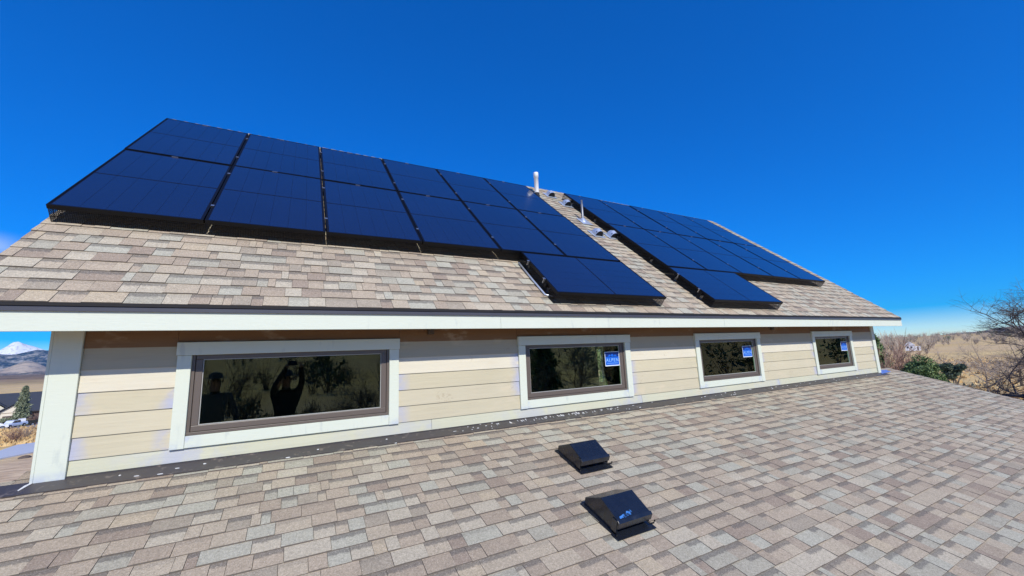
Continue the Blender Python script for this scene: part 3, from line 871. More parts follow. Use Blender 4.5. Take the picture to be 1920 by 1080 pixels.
def place_panel(x, s, label, group, landscape=False, clamps=((0, .35), (0, 1.4)), first=False):
    e = empty('solar_panel', label, 'solar panel', group)
    mat = Matrix.Translation(upf(x, s, HT)) @ ROTU
    if landscape: mat = mat @ Matrix.Translation((PH, 0, 0)) @ Matrix.Rotation(R(90), 4, 'Z')
    e.matrix_world = mat @ Matrix.Rotation(random.gauss(0, .0022), 4, 'X') @ Matrix.Rotation(random.gauss(0, .0022), 4, 'Y')
    def put(name, loc=(0, 0, 0), rz=0):
        o = bpy.data.objects.new(name, PP[name]); COL.objects.link(o); o.parent = e; o.location = loc; o.rotation_euler = (0, 0, rz); return o
    put('frame'); put('backsheet')
    for q in PSPOT: put('cell_strip', (q[0], q[1], 0))
    if not first:
        for cx_, cy_ in clamps: put('clamp', (cx_, cy_, .0015))
    put('tab') if not landscape else None
    return e
ordn = ['first', 'second', 'third', 'fourth', 'fifth', 'sixth']
def plab(arr, row, i, n):
    end = 'leftmost' if i == 0 else ('rightmost' if i == n-1 else ordn[i]+' from left')
    return f'solar panel, {end} in the {row} row of the {arr} array'
G1, G2 = 'dark solar panels of the larger left array', 'dark solar panels of the smaller right array'
for j, row in ((1, 'upper'), (0, 'lower')):
    for i in range(6): place_panel(ARX0+i*AW, S_BOT+j*AH, plab('larger left', row, i, 6), G1, first=i == 0)
for j, row in ((1, 'upper'), (0, 'lower')):
    for i in range(5): place_panel(ARX2+i*AW, S_BOT+j*AH, plab('smaller right', row, i, 5), G2, first=i == 0)
place_panel(L1L, LAND_BOT+.002, 'solar panel laid sideways below the larger left array, nearest the eave, left of the vents', G1, True, ((.3, PH+.004), (.75, PH+.004)))
place_panel(L2L, LAND_BOT+.002, 'solar panel laid sideways below the left end of the smaller right array', G2, True, ((.3, PH+.004), (.75, PH+.004)))
# little white lever tags on the upper edge of some panels
def rail(x0, x1, s, label):
    e = empty('mounting_rail', label, 'mounting rail', 'mounting rails under the solar panels', loc=upf(x0, s, 0))
    inv = Matrix.Translation(-e.location)
    m = MB(); m.box((x0, s-.018, HT-TH-.045), (x1, s+.018, HT-TH-.002), fr=upf); o = m.obj('bar', e, mats=['frame_black']); o.matrix_parent_inverse = inv
    x = x0+.05
    while x < x1:
        m = MB(); m.box((x, s-.05, .013), (x+.05, s+.05, .018), fr=upf); m.box((x+.018, s-.022, .018), (x+.024, s+.022, HT-TH-.01), fr=upf)
        m.tube([upf(x+.0, s, HT-TH-.03), upf(x+.05, s, HT-TH-.03)], [.006, .006], 6)
        o = m.obj('mounting_foot', e, mats=['alu']); o.matrix_parent_inverse = inv
        x += 1.22
rows_r = [(S_TOP-.4, 'upper row, upper'), (S_TOP-1.35, 'upper row, lower'), (S_BOT+1.35, 'lower row, upper'), (S_BOT+.4, 'lower row, lower')]
for s, nm in rows_r:
    rail(ARX0-.01, ARX0+6*AW-.03, s, f'black rail of the larger left array under its {nm} half')
    rail(ARX2-.02, ARX2+5*AW-.03, s, f'black rail of the smaller right array under its {nm} half')
for s, nm in ((S_BOT-.22, 'upper'), (LAND_BOT+.25, 'lower')):
    rail(L1L-.02, L1R-.02, s, f'{nm} black rail under the sideways panel of the larger left array')
    rail(L2L-.02, L2R-.02, s, f'{nm} black rail under the sideways panel of the smaller right array')
# wire mesh skirt around the arrays
def guard(path, label):
    e = empty('wire_mesh_guard', label, 'wire mesh', loc=upf(path[0][0], path[0][1], 0))
    m = MB(); r_ = .0017; st = .0135
    for (xa, sa), (xb, sb) in zip(path, path[1:]):
        L = math.hypot(xb-xa, sb-sa); n = int(L/st); h0, h1 = .012, HT-TH-.002
        dx, ds = (xb-xa)/L, (sb-sa)/L
        k = 0; hh = h0
        while hh < h1:
            pa_ = [(xa, sa), (xb, sb)]
            m.add([upf(xa-ds*r_, sa+dx*r_, hh-r_), upf(xb-ds*r_, sb+dx*r_, hh-r_), upf(xb-ds*r_, sb+dx*r_, hh+r_), upf(xa-ds*r_, sa+dx*r_, hh+r_),
                   upf(xa+ds*r_, sa-dx*r_, hh-r_), upf(xb+ds*r_, sb-dx*r_, hh-r_), upf(xb+ds*r_, sb-dx*r_, hh+r_), upf(xa+ds*r_, sa-dx*r_, hh+r_)],
                  [(0, 1, 2, 3), (7, 6, 5, 4), (3, 2, 6, 7), (4, 5, 1, 0)])
            hh += st
        for i in range(n+1):
            x, s = xa+dx*i*st, sa+ds*i*st
            m.add([upf(x-dx*r_, s-ds*r_, h0), upf(x+dx*r_, s+ds*r_, h0), upf(x+dx*r_, s+ds*r_, h1), upf(x-dx*r_, s-ds*r_, h1),
                   upf(x+ds*r_, s-dx*r_, h0), upf(x+ds*r_, s-dx*r_, h1)], [(0, 1, 2, 3), (0, 3, 5, 4)])
        # turned-out foot of the mesh on the shingles
    o = m.obj('wire_mesh', e, mats=['wire'], kind='stuff'); o.matrix_parent_inverse = Matrix.Translation(-e.location)
g = .004
guard([(ARX0+.0, S_TOP), (ARX0+g, S_BOT+g), (L1L+.0, S_BOT+g), (L1L+g, LAND_BOT+g), (L1R-g, LAND_BOT+g), (L1R-g, S_TOP)], 'fine black wire mesh skirt closing the gap under the larger left array')
guard([(ARX2, S_TOP), (ARX2+g, LAND_BOT+g), (L2R-g, LAND_BOT+g), (L2R-g, S_BOT+g), (ARX2+5*AW-PG, S_BOT+g), (ARX2+5*AW-PG, S_TOP)], 'fine black wire mesh skirt closing the gap under the smaller right array')
# conduit beside the sideways panel
m = MB(); m.tube([upf(L1L-.03, S_BOT-.08, .03), upf(L1L-.035, S_BOT-.5, .028), upf(L1L-.03, LAND_BOT+.16, .026), upf(L1L+.05, LAND_BOT+.12, .03)], [.011]*4, 8)
tag(m.obj('conduit', mats=['galv'], smooth=True), 'thin grey conduit lying on the shingles along the left edge of the sideways panel', 'conduit')

# ------------------------------------------------------------------ pipes and small metal vents between the arrays
def lathe(m, prof, c, n=20, mt=None):
    vs = []; fs = []
    for r_, z in prof:
        for k in range(n): t = 2*math.pi*k/n; vs.append((c.x+r_*math.cos(t), c.y+r_*math.sin(t), c.z+z))
    for i in range(len(prof)-1):
        for k in range(n): fs.append((i*n+k, i*n+(k+1) % n, (i+1)*n+(k+1) % n, (i+1)*n+k))
    fs.append(tuple((len(prof)-1)*n+k for k in range(n)))
    m.add(vs, fs, mt)
pb = Vector((4.70, 7.235, 3.533))
e = empty('plumbing_pipe', 'white plastic plumbing pipe standing near the ridge at the right edge of the larger array', 'pipe', loc=pb)
m = MB(); lathe(m, [(.048, -.06), (.048, .42), (.055, .422), (.055, .525), (.053, .54), (.044, .54), (.044, .50)], Vector((0, 0, 0))); m.obj('pipe', e, mats=['pvc'], smooth=True)
m = MB(); lathe(m, [(.09, -.08), (.06, -.01), (.056, .05), (.050, .055)], Vector((0, 0, 0))); m.obj('boot', e, mats=['felt'], smooth=True)
pb = Vector((5.104, 6.186, 2.629))
e = empty('flue_pipe', 'thin grey metal flue pipe with a shiny cone boot between the two arrays', 'pipe', loc=pb)
m = MB(); lathe(m, [(.026, -.03), (.026, .36), (.021, .365), (.021, .455), (.017, .455), (.017, .42)], Vector((0, 0, 0))); m.obj('pipe', e, mats=['steel_dull'], smooth=True)
m = MB(); lathe(m, [(.105, -.09), (.085, -.03), (.055, .03), (.032, .065), (.027, .07)], Vector((0, 0, 0))); m.obj('boot', e, mats=['galv'], smooth=True)
m = MB(); m.box((-.13, -.16, 0), (.13, .13, .004), fr=lambda x, y, z: upf(pb.x+x, 3.3+y, .016+z)-pb); m.obj('flashing', e, mats=['galv'])
def metal_vent(x, s, label):
    o0 = upf(x, s, 0)
    e = empty('slant_vent', label, 'roof vent', 'small galvanised vents between the arrays', loc=o0)
    f = lambda a, b, c: upf(x+a, s+b, c)-o0
    m = MB(); n = 10
    vs = []; fs = []
    for j, (yy, rr_, hh) in enumerate(((.10, .03, .035), (.05, .075, .095), (-.03, .088, .125), (-.115, .092, .105))):
        for k in range(n+1):
            t = math.pi*k/n; vs.append(f(-rr_*math.cos(t), yy, .018+hh*math.sin(t)*1.0))
    for j in range(3):
        for k in range(n): fs.append((j*(n+1)+k, j*(n+1)+k+1, (j+1)*(n+1)+k+1, (j+1)*(n+1)+k))
    m.add(vs, [q[::-1] for q in fs]); m.obj('hood', e, mats=['galv'], smooth=False)
    m = MB(); m.box((-.08, -.09, .018), (.08, -.082, .10), fr=f); m.obj('opening', e, mats=['felt'])
    m = MB(); m.box((-.13, -.17, .015), (.13, .13, .018), fr=f); m.obj('base_flange', e, mats=['galv'])
metal_vent(5.10, 4.86, 'small shiny metal roof vent nearest the ridge, beside the white pipe')
metal_vent(5.24, 4.32, 'small shiny metal roof vent just below the ridge, above the flue pipe')
metal_vent(4.96, 2.66, 'small shiny metal roof vent below the flue pipe, on the left of its pair')
metal_vent(5.33, 2.66, 'small shiny metal roof vent below the flue pipe, against the right array')

# ------------------------------------------------------------------ terrain
def sm(a, b, x): t = min(1, max(0, (x-a)/(b-a))); return t*t*(3-2*t)
def gh(x, y):
    d = math.hypot(x, y); az = math.degrees(math.atan2(x, y))
    w = 1-sm(-5, 30, az) if az > -120 else 1-sm(120, 160, -az)
    zl = -5.0-.045*min(d, 150)-1.2*sm(150, 200, d) + .9*math.sin(d*.012)*sm(300, 900, d)
    zr = -5.4-.6*sm(20, 80, d)
    hl_ = noise.noise(Vector((x*.002, y*.002, 3)))
    amp = 3+11*sm(60, 84, az)
    zr += sm(330, 950, d)*(amp*.62+5*hl_)*(1 if az > 20 else .6)
    zl += sm(900, 2500, d)*(6+14*noise.noise(Vector((x*.0012, y*.0012, 8))))
    zr += 15*sm(110, 300, d)*sm(95, 120, az % 360)*(1-sm(250, 280, az % 360))
    z = zl*w+zr*(1-w)
    z += .25*noise.noise(Vector((x*.07, y*.07, 0)))*sm(15, 40, d)
    return z
radii = [0.0]+[3*(1.085**k) for k in range(100)]; radii = [r_ for r_ in radii if r_ < 9800]+[9800]
NA = 288
vs = [(0, 0, gh(0, 0))]; fs = []
for r_ in radii[1:]:
    for k in range(NA):
        t = 2*math.pi*k/NA; vs.append((r_*math.sin(t), r_*math.cos(t), gh(r_*math.sin(t), r_*math.cos(t))))
for k in range(NA): fs.append((0, 1+(k+1) % NA, 1+k))
for i in range(len(radii)-2):
    for k in range(NA):
        a = 1+i*NA+k; b = 1+i*NA+(k+1) % NA
        fs.append((a, b, b+NA, a+NA))
m = MB(); m.add(vs, fs); m.obj('ground', mats=['ground'], smooth=True, kind='structure')
def P(az, d, z=None, dz=0):
    x, y = d*math.sin(R(az)), d*math.cos(R(az))
    return Vector((x, y, (gh(x, y) if z is None else z)+dz))
# driveway, concrete pad on the left
def patch(name, corners, mat, h=.06, n=8):
    """a sheet draped on the ground between four (az, dist) corners"""
    c = [Vector((d*math.sin(R(a)), d*math.cos(R(a)))) for a, d in corners]
    vs = []; fs = []
    for j in range(n+1):
        for i in range(n+1):
            u, v = i/n, j/n
            p = (c[0]*(1-u)+c[1]*u)*(1-v)+(c[3]*(1-u)+c[2]*u)*v
            vs.append((p.x, p.y, gh(p.x, p.y)+h))
    for j in range(n):
        for i in range(n): a = j*(n+1)+i; fs.append((a, a+1, a+n+2, a+n+1))
    N = len(vs); vs += [(x, y, z-.6) for x, y, z in vs[:N]]
    rim = [i for i in range(n+1)]+[(j+1)*(n+1)-1 for j in range(1, n+1)]+[n*(n+1)+i for i in range(n-1, -1, -1)]+[j*(n+1) for j in range(n-1, 0, -1)]
    for i in range(len(rim)): a, b = rim[i], rim[(i+1) % len(rim)]; fs.append((a, a+N, b+N, b))
    m = MB(); m.add(vs, fs); return m.obj(name, mats=[mat], kind='structure')
patch('concrete_pad', [(-24.0, 61), (-17, 69), (-17, 79), (-21.6, 80)], 'concrete', .14)
patch('driveway', [(-30, 134), (-15, 134), (-15, 158), (-30, 158)], 'asphalt', .05)

# ------------------------------------------------------------------ mountains
def ridge(name, mat, az0, az1, r0, rp, r1, prof, rough, seed, nr=34, na=300):
    vs = []; fs = []
    for j in range(nr+1):
        t = j/nr; r_ = r0+(r1-r0)*t
        for k in range(na+1):
            az = az0+(az1-az0)*k/na
            H = prof(az)*rp*math.pi/180
            tt = (r_-r0)/(rp-r0) if r_ < rp else (r1-r_)/(r1-rp)
            x, y = r_*math.sin(R(az)), r_*math.cos(R(az))
            q = Vector((x, y, seed*1000))
            nn = noise.fractal(q*.0011, .9, 2.1, 6)
            e_ = min(1, max(0, (az-az0)/6))*min(1, max(0, (az1-az)/6))
            z = -14+(H+13)*(tt**.85)*e_*(1+rough*nn*1.1)+rough*120*nn*tt*(1-tt)*e_*2
            vs.append((x, y, z))
    for j in range(nr):
        for k in range(na): a = j*(na+1)+k; fs.append((a, a+1, a+na+2, a+na+1))
    m = MB(); m.add(vs, fs); return m.obj(name, mats=[mat], smooth=True, kind='structure')
g1 = lambda az, c, w: math.exp(-((az-c)/w)**2)
ridge('snowy_mountain', 'snow', -75, 20, 8250, 8600, 9500, lambda a: 1.75+.38*g1(a, -22.6, .42)+.80*g1(a, -22.3, 1.25)+.30*g1(a, -21.2, 1.2)+.5*g1(a, -34, 5)+.7*g1(a, -52, 6), .09, 3)
ridge('mountain_ridge', 'forest_hill', -80, 30, 6150, 6600, 7500, lambda a: 1.98+.16*math.sin(a*.9+.5)+.10*math.sin(a*2.3)+.12*g1(a, -22.2, .7), .16, 1)
ridge('grassy_foothill', 'tan_hill', -78, 26, 4500, 4800, 5300, lambda a: .72+.30*math.sin(a*1.7+.9)+.22*g1(a, -21.6, .8), .14, 5)
ridge('scrub_foothill', 'scrub_hill', -78, 26, 3080, 3300, 4000, lambda a: .22+.07*math.sin(a*2.9), .25, 7)
ridge('far_hills', 'scrub_hill', 50, 130, 1500, 2300, 3200, lambda a: .10+.75*sm(73, 84, a)+.05*math.sin(a*2), .15, 9)

# ------------------------------------------------------------------ plants
def bare_tree(seed, height, spread, levels=5, trunk_r=None, up=.55, nch=(2, 4), lean=0.0, first=.2):
    rn = random.Random(seed); m = MB(); tw = MB()
    trunk_r = trunk_r or height*.02
    def grow(p, d, L, r_, lev):
        nseg = 3 if lev > 1 else 2
        pts = [p.copy()]; rads = [r_]
        for i in range(nseg):
            d = (d+Vector((rn.gauss(0, .16), rn.gauss(0, .16), rn.gauss(0, .10)+.05))).normalized()
            p = p+d*L/nseg; pts.append(p.copy()); rads.append(r_*(1-.45*(i+1)/nseg))
        (m if lev > levels-2 else tw).tube(pts, rads, 6 if lev == levels else (4 if lev > 1 else 3), cap=False)
        if lev == 0: return
        n = rn.randint(*nch)+(1 if lev > levels-2 else 0)
        for i in range(n):
            t = rn.uniform(.45 if lev < levels else first*2, 1.0); k = min(nseg-1, int(t*nseg)); q = pts[k].lerp(pts[k+1], t*nseg-k)
            ax = Vector((rn.gauss(0, 1), rn.gauss(0, 1), rn.gauss(0, .35))).normalized()
            nd = (d*up+ax*spread).normalized()
            grow(q, nd, L*rn.uniform(.55, .80), r_*rn.uniform(.38, .55), lev-1)
        grow(pts[-1], d, L*.72, r_*.52, lev-1)
    grow(Vector((0, 0, -.2)), Vector((lean, 0, 1)).normalized(), height*.33, trunk_r, levels)
    return m, tw
def add_tree(name, label, cat, loc, seed, height, spread=.8, mat='twig_grey', twig='twig', group=None, rz=0, levels=5, **k):
    e = empty(name, label, cat, group, loc=loc, rz=rz)
    a, b = bare_tree(seed, height, spread, levels, **k)
    a.obj('trunk', e, mats=[mat]); b.obj('crown', e, mats=[twig])
    return e
add_tree('bare_tree', 'large bare tree with wide dark branches reaching in from the right edge of the photo', 'tree', P(81.2, 46), 21, 10.2, 1.0, 'twig_dark', 'twig_dark', levels=6, nch=(3, 4), trunk_r=.36)
add_tree('bare_tree', 'bare tree with a pale slim trunk, left of the large dark tree', 'tree', P(77.3, 62), 5, 6.9, .8, 'twig_pale', 'twig', levels=5, trunk_r=.11, nch=(3, 4))
add_tree('bare_tree', 'small bare tree in the dry field behind the spreading juniper', 'tree', P(75.5, 92), 8, 5.6, .8, 'twig_grey', 'twig', levels=4, nch=(3, 4))
add_tree('bare_tree', 'second bare tree standing far right behind the large branches', 'tree', P(79.4, 75), 35, 7.4, .9, 'twig_grey', 'twig', levels=5, nch=(3, 3))
def shrub(loc, seed, h, n, mat, label, cat='shrub', name='bare_shrub', spread=.5, r0=.012):
    rn = random.Random(seed); m = MB()
    for i in range(n):
        a = rn.uniform(0, 6.283); sp = rn.uniform(.05, spread)
        d = Vector((math.cos(a)*sp, math.sin(a)*sp, 1)).normalized(); p = Vector((rn.gauss(0, .12)*h*.4, rn.gauss(0, .12)*h*.4, 0))
        L = h*rn.uniform(.6, 1); pts = [p]
        for j in range(4): d = (d+Vector((rn.gauss(0, .12), rn.gauss(0, .12), rn.gauss(0, .05)))).normalized(); pts.append(pts[-1]+d*L/4)
        m.tube(pts, [r0*h*.6*(1-.2*j) for j in range(5)], 3, cap=False)
        for q in range(7):
            k = rn.randint(1, 3); s = pts[k].lerp(pts[k+1], rn.random()); dd = (d+Vector((rn.gauss(0, .6), rn.gauss(0, .6), rn.gauss(0, .3)))).normalized()
            m.tube([s, s+dd*L*.14, s+dd*L*.25+Vector((0, 0, L*.03))], [r0*h*.35, r0*h*.25, r0*h*.12], 3, cap=False)
    o = m.obj(name, mats=[mat]); o.location = loc; return tag(o, label, cat)
shrub(P(71.25, 39), 1, 5.2, 80, 'twig_red', 'tall pinkish brown bare shrub just beyond the far corner of the wing roof', spread=.22, r0=.008)
shrub(P(72.2, 56), 2, 4.9, 60, 'twig_red', 'shorter reddish bare shrub between the white farmhouse and the green bush', spread=.55)
shrub(P(70.3, 30), 12, 3.0, 26, 'twig', 'thin brown bare shrub touching the far end of the cream wall', spread=.7)
def foliage(m, centre, rad, n, size, rn, squash=1.0, shell=.55):
    for i in range(n):
        d = Vector((rn.gauss(0, 1), rn.gauss(0, 1), rn.gauss(0, 1))).normalized()*rn.uniform(shell, 1)
        p = Vector((centre.x+d.x*rad, centre.y+d.y*rad, centre.z+d.z*rad*squash))
        a = Vector((rn.gauss(0, 1), rn.gauss(0, 1), rn.gauss(0, 1))).normalized(); b = (a.cross(d)+Vector((0, 0, .2))).normalized()
        s = size*rn.uniform(.6, 1.5)
        m.add([p-a*s*.35, p+a*s*.35, p+(d*.6+b*.6)*s*1.4], [(0, 1, 2)])
def conifer(loc, h, rad, label, mat, seed, n=60, name='evergreen_tree', cat='tree', low=.0, size=.16, power=.8):
    e = empty(name, label, cat, loc=loc); rn = random.Random(seed)
    m = MB(); m.tube([(0, 0, 0), (0, 0, h*.9)], [h*.02, h*.005], 6); m.obj('trunk', e, mats=['twig_grey'])
    m = MB()
    for i in range(n):
        t = low+(1-low)*(i+.5)/n; z = h*t; rr_ = rad*((1-t)**power)*rn.uniform(.7, 1.15)+.05
        a = rn.uniform(0, 6.283)
        for q in range(3):
            aa = a+q*2.1+rn.gauss(0, .3)
            tip = Vector((math.cos(aa)*rr_, math.sin(aa)*rr_, z-rr_*.12))
            for w in range(4):
                c = Vector((0, 0, z)).lerp(tip, .25+.25*w)
                foliage(m, c, rr_*.22+.07, 16, size, rn, .6, .3)
    m.obj('crown', e, mats=[mat]); return e
# the round evergreen beyond the rake edge
def bushy(loc, blobs, label, mat, seed, size, name='evergreen_bush', cat='bush'):
    e = empty(name, label, cat, loc=loc); rn = random.Random(seed)
    m = MB(); 
    for b in blobs[:5]: m.tube([(0, 0, -.2), (b[0]*.3, b[1]*.3, b[2]*.6), (b[0], b[1], b[2]-.1)], [.06, .04, .015], 5, cap=False)
    m.obj('stem', e, mats=['twig_grey'])
    m = MB()
    for (x, y, z, r_, n) in blobs: foliage(m, Vector((x, y, z)), r_, n, size, rn, .85, .45)
    m.obj('foliage', e, mats=[mat]); return e
def tang(az): return Vector((math.cos(R(az)), -math.sin(R(az)), 0))
def radi(az): return Vector((math.sin(R(az)), math.cos(R(az)), 0))
T = tang(73.3); Q = radi(73.3); blobs = []
rb = random.Random(6)
for i in range(90):
    u = rb.uniform(-1, 1); w = rb.uniform(-1, 1)
    zt = 4.55*(1-abs(u-(-.15))**1.6*.42)*(1-.2*w*w)
    z = rb.uniform(.35, 1)**.7*zt
    blobs.append((T.x*u*.95+Q.x*w*.9, T.y*u*.95+Q.y*w*.9, z-.12, rb.uniform(.28, .44), 230))
c0 = P(73.6, 37.5)
bushy(c0, blobs, 'dense rounded green evergreen rising beyond the sloping edge of the wing roof', 'juniper', 4, .11)
T = tang(75.4); Q = radi(75.4); blobs = []
for i in range(60):
    u = rb.uniform(-1, 1.0); w = rb.uniform(-1, 1)
    blobs.append((T.x*u*.62+Q.x*w*.5, T.y*u*.62+Q.y*w*.5, 3.35+rb.uniform(-.8, .22)*(1.1-abs(u)), rb.uniform(.12, .24), 130))
bushy(P(75.35, 46), blobs, 'flat spreading dark green juniper to the right of the rounded evergreen', 'juniper2', 5, .12)
conifer(P(70.25, 42), 5.8, 1.3, 'dark green pine showing beside the far end of the cream wall', 'juniper', 17, 40, size=.17)
# left side
conifer(P(-21.60, 150), 8.8, 1.35, 'tall grey green spruce in front of the dark roofed house', 'spruce', 13, 70, size=.34, power=.62)
T = tang(-22); blobs = []
for i in range(26): blobs.append((T.x*rb.uniform(-3.6, 2.4), T.y*rb.uniform(-3, 2), rb.uniform(.4, 1.9), rb.uniform(.4, .8), 110))
bushy(P(-21.9, 149), blobs, 'low green junipers spreading round the foot of the spruce', 'spruce', 8, .3)
shrub(P(-20.75, 147), 31, 2.6, 40, 'twig_red', 'red brown bush by the wall of the dark roofed house, right of the spruce', spread=.8, r0=.02)
shrub(P(-21.75, 90), 32, 2.1, 60, 'twig_red', 'reddish bare bush in the dry grass between the truck and the concrete pad', spread=1.1, r0=.016)
shrub(P(-21.15, 96), 33, 1.9, 40, 'twig', 'straw coloured bare bush in the dry grass, right of the reddish one', spread=1.1, r0=.016)
# far bare trees on the right horizon: one mass
rn = random.Random(77); m = MB()
for i in range(620):
    az = rn.uniform(60, 92); d = rn.uniform(230, 900) if rn.random() < .7 else rn.uniform(150, 300)
    if d < 330 and az > 74.5: continue
    if d < 330 and 71.9 < az < 73.9: continue
    p = P(az, d); h = rn.uniform(5, 9.5)
    for k in range(26):
        a = rn.uniform(0, 6.28); sp = rn.uniform(.1, 1.5)
        q = p+Vector((rn.gauss(0, .3), rn.gauss(0, .3), h*rn.uniform(.05, .3)))
        tip = q+Vector((math.cos(a)*sp*h*.35, math.sin(a)*sp*h*.35, h*rn.uniform(.4, .75)))
        m.tube([q, q.lerp(tip, .5)+Vector((rn.gauss(0, .4), rn.gauss(0, .4), .3)), tip], [.09, .06, .03], 3, cap=False)
M['far_twig'] = leaf_mat('far_bare_twigs', (0.34, 0.275, 0.215), (0.48, 0.40, 0.32), .3)
m.obj('distant_trees', mats=['far_twig'], kind='stuff')
rn = random.Random(78); m = MB()
for i in range(46):
    az = rn.uniform(62, 90); d = rn.uniform(480, 950); p = P(az, d)
    foliage(m, p+Vector((0, 0, 2.6)), rn.uniform(2, 3.4), 160, .8, rn, 1.0, .3)
m.obj('distant_evergreens', mats=['juniper2'], kind='stuff')
# dry grass tufts in the fields: one mass
rn = random.Random(79); m = MB()
for i in range(9000):
    if i % 2: az = rn.uniform(66, 86); d = rn.uniform(30, 160)
    else: az = rn.uniform(-25, -18); d = rn.uniform(60, 135)
    if az < 0 and 60 < d < 82: continue
    p = P(az, d); h = rn.uniform(.15, .5); a = rn.uniform(0, 3.14)
    v = Vector((math.cos(a), math.sin(a), 0))*h*.5
    m.add([p-v, p+v, p+Vector((rn.gauss(0, .1), rn.gauss(0, .1), h))], [(0, 1, 2)])
M['straw'] = leaf_mat('dry_grass', lin(222, 192, 138), lin(188, 156, 108), .3)
m.obj('dry_grass', mats=['straw'], kind='stuff')

# ------------------------------------------------------------------ far buildings and vehicles
def bobj(e, m, name, mats, par=None):
    o = m.obj(name, par or e, mats=mats); return o
nh = empty('neighbour_house', 'neighbouring house with a long dark roof and two pale gables behind the spruce', 'house', loc=P(-20.9, 172), rz=R(20.9))
def bx(name, a, b, mat, par=nh): m = MB(); m.box(a, b); return m.obj(name, par, mats=[mat])
bx('wall', (-16, .2, -1), (9, 9, 2.7), 'dark_wall')
m = MB(); m.prism([(-.6, 2.5), (4.6, 7.25), (9.8, 2.5), (9.8, 2.2), (4.6, 6.9), (-.6, 2.2)], -16.6, 9.6); m.obj('roof', nh, mats=['dark_roof'])
def gable(cx, y0, w, zb, zt, yd):
    m = MB(); vs = [(cx-w, y0, zb), (cx+w, y0, zb), (cx, y0, zt), (cx-w, yd, zb), (cx+w, yd, zb), (cx, yd, zt)]
    m.add(vs, [(0, 1, 2), (3, 5, 4), (0, 3, 4, 1), (1, 4, 5, 2), (2, 5, 3, 0)]); m.obj('gable', nh, mats=['cream_wall'])
    m = MB(); o_ = .5
    for sgn in (-1, 1):
        a = Vector((cx, y0-.5, zt+.25)); b = Vector((cx+sgn*(w+.6), y0-.5, zb-.15)); dy = Vector((0, yd-y0+.5, 0)); up_ = Vector((0, 0, .3))
        m.add([a, b, b+dy, a+dy, a+up_, b+up_, b+dy+up_, a+dy+up_], [(0, 1, 2, 3), (7, 6, 5, 4), (0, 4, 5, 1), (1, 5, 6, 2), (2, 6, 7, 3), (3, 7, 4, 0)])
    m.obj('gable_roof', nh, mats=['dark_roof'])
gable(-8.2, -1.5, 3.6, 3.2, 6.4, 4); bx('wall', (-11.4, -1.3, -1), (-5.0, 3, 3.2), 'dark_wall')
gable(-3.6, -3.0, 2.4, 2.5, 4.3, 2); bx('wall', (-5.6, -2.8, -1), (-1.6, 2, 2.5), 'cream_wall')
for x in (1.2, 4.0, 6.4):
    w_ = bx('window', (x, .12, .9), (x+1.2, .19, 2.0), 'white_wall'); m = MB(); m.box((x+.1, .09, 1.0), (x+1.1, .118, 1.9)); m.obj('pane', w_, mats=['car_glass'])
gd = bx('garage_door', (-5.2, -2.88, -.6), (-2.2, -2.81, 1.7), 'dark_wall')
wh = empty('farmhouse', 'small white farmhouse far off among bare trees beyond the field', 'house', loc=P(73.0, 250, dz=.9), rz=R(-73)); wh.scale = (.5, .5, .62)
bx('wall', (-4.2, 0, -1), (2.0, 6, 3.0), 'white_wall', wh); bx('wall', (2.0, 1.5, -1), (5.5, 6, 2.2), 'white_wall', wh)
m = MB(); m.add([(-4.6, -.3, 3), (2.4, -.3, 3), (2.4, 6.3, 3), (-4.6, 6.3, 3), (-1.1, -.3, 5.6), (-1.1, 6.3, 5.6)], [(0, 1, 4), (2, 3, 5), (1, 2, 5, 4), (3, 0, 4, 5), (0, 3, 2, 1)]); m.obj('roof', wh, mats=['white_wall'])
for x in (-3.2, -.8):
    o = bx('window', (x, -.08, .8), (x+1.1, -.01, 2.1), 'car_glass', wh)
bx('door', (3.2, 1.42, -.6), (4.2, 1.49, 1.6), 'dark_wall', wh)

def wheel(e, x, y, r_=.38):
    m = MB(); m.tube([(x, y-.12, r_), (x, y+.12, r_)], [r_, r_], 16); w_ = m.obj('wheel', e, mats=['tyre'])
    m = MB(); m.tube([(x, y-.14, r_), (x, y+.14, r_)], [r_*.55, r_*.55], 10); m.obj('rim', w_, mats=['alu'])
def vehicle(name, label, cat, loc, rz, body, glass, mat, L, W=1.85, bed=None):
    e = empty(name, label, cat, loc=loc, rz=rz)
    m = MB(); n = len(body)
    vs = [(x, -W/2*(1 if z < 1.05 else .86), z) for x, z in body]+[(x, W/2*(1 if z < 1.05 else .86), z) for x, z in body]
    m.add(vs, [tuple(range(n)), tuple(range(n, 2*n))[::-1]]+[(i, n+i, n+(i+1) % n, (i+1) % n) for i in range(n)]); m.obj('body', e, mats=[mat], bevel=.05)
    for g_ in glass:
        m = MB(); m.add([(x, -W/2*.93-.02, z) for x, z in g_]+[(x, W/2*.93+.02, z) for x, z in g_], [tuple(range(len(g_))), tuple(range(len(g_), 2*len(g_)))[::-1]]); m.obj('window', e, mats=['car_glass'])
    for x in (-L*.31, L*.31):
        for y in (-W/2+.05, W/2-.05): wheel(e, x, y)
    for y in (-W/2+.25, W/2-.25):
        m = MB(); m.box((-L/2-.02, y-.15, .72), (-L/2+.06, y+.15, .88)); m.obj('headlight', e, mats=['white_wall'])
    return e
tr_body = [(-2.7, .45), (-2.7, .95), (-2.5, 1.08), (-1.35, 1.18), (-.75, 1.75), (.75, 1.78), (.95, 1.2), (2.65, 1.18), (2.7, .5), (2.05, .45), (1.9, .8), (1.4, .8), (1.2, .45), (-1.25, .45), (-1.4, .8), (-1.95, .8), (-2.1, .45)]
gl = [[(-1.2, 1.2), (-.72, 1.66), (-.05, 1.68), (-.05, 1.2)], [(.05, 1.2), (.05, 1.68), (.68, 1.68), (.78, 1.2)]]
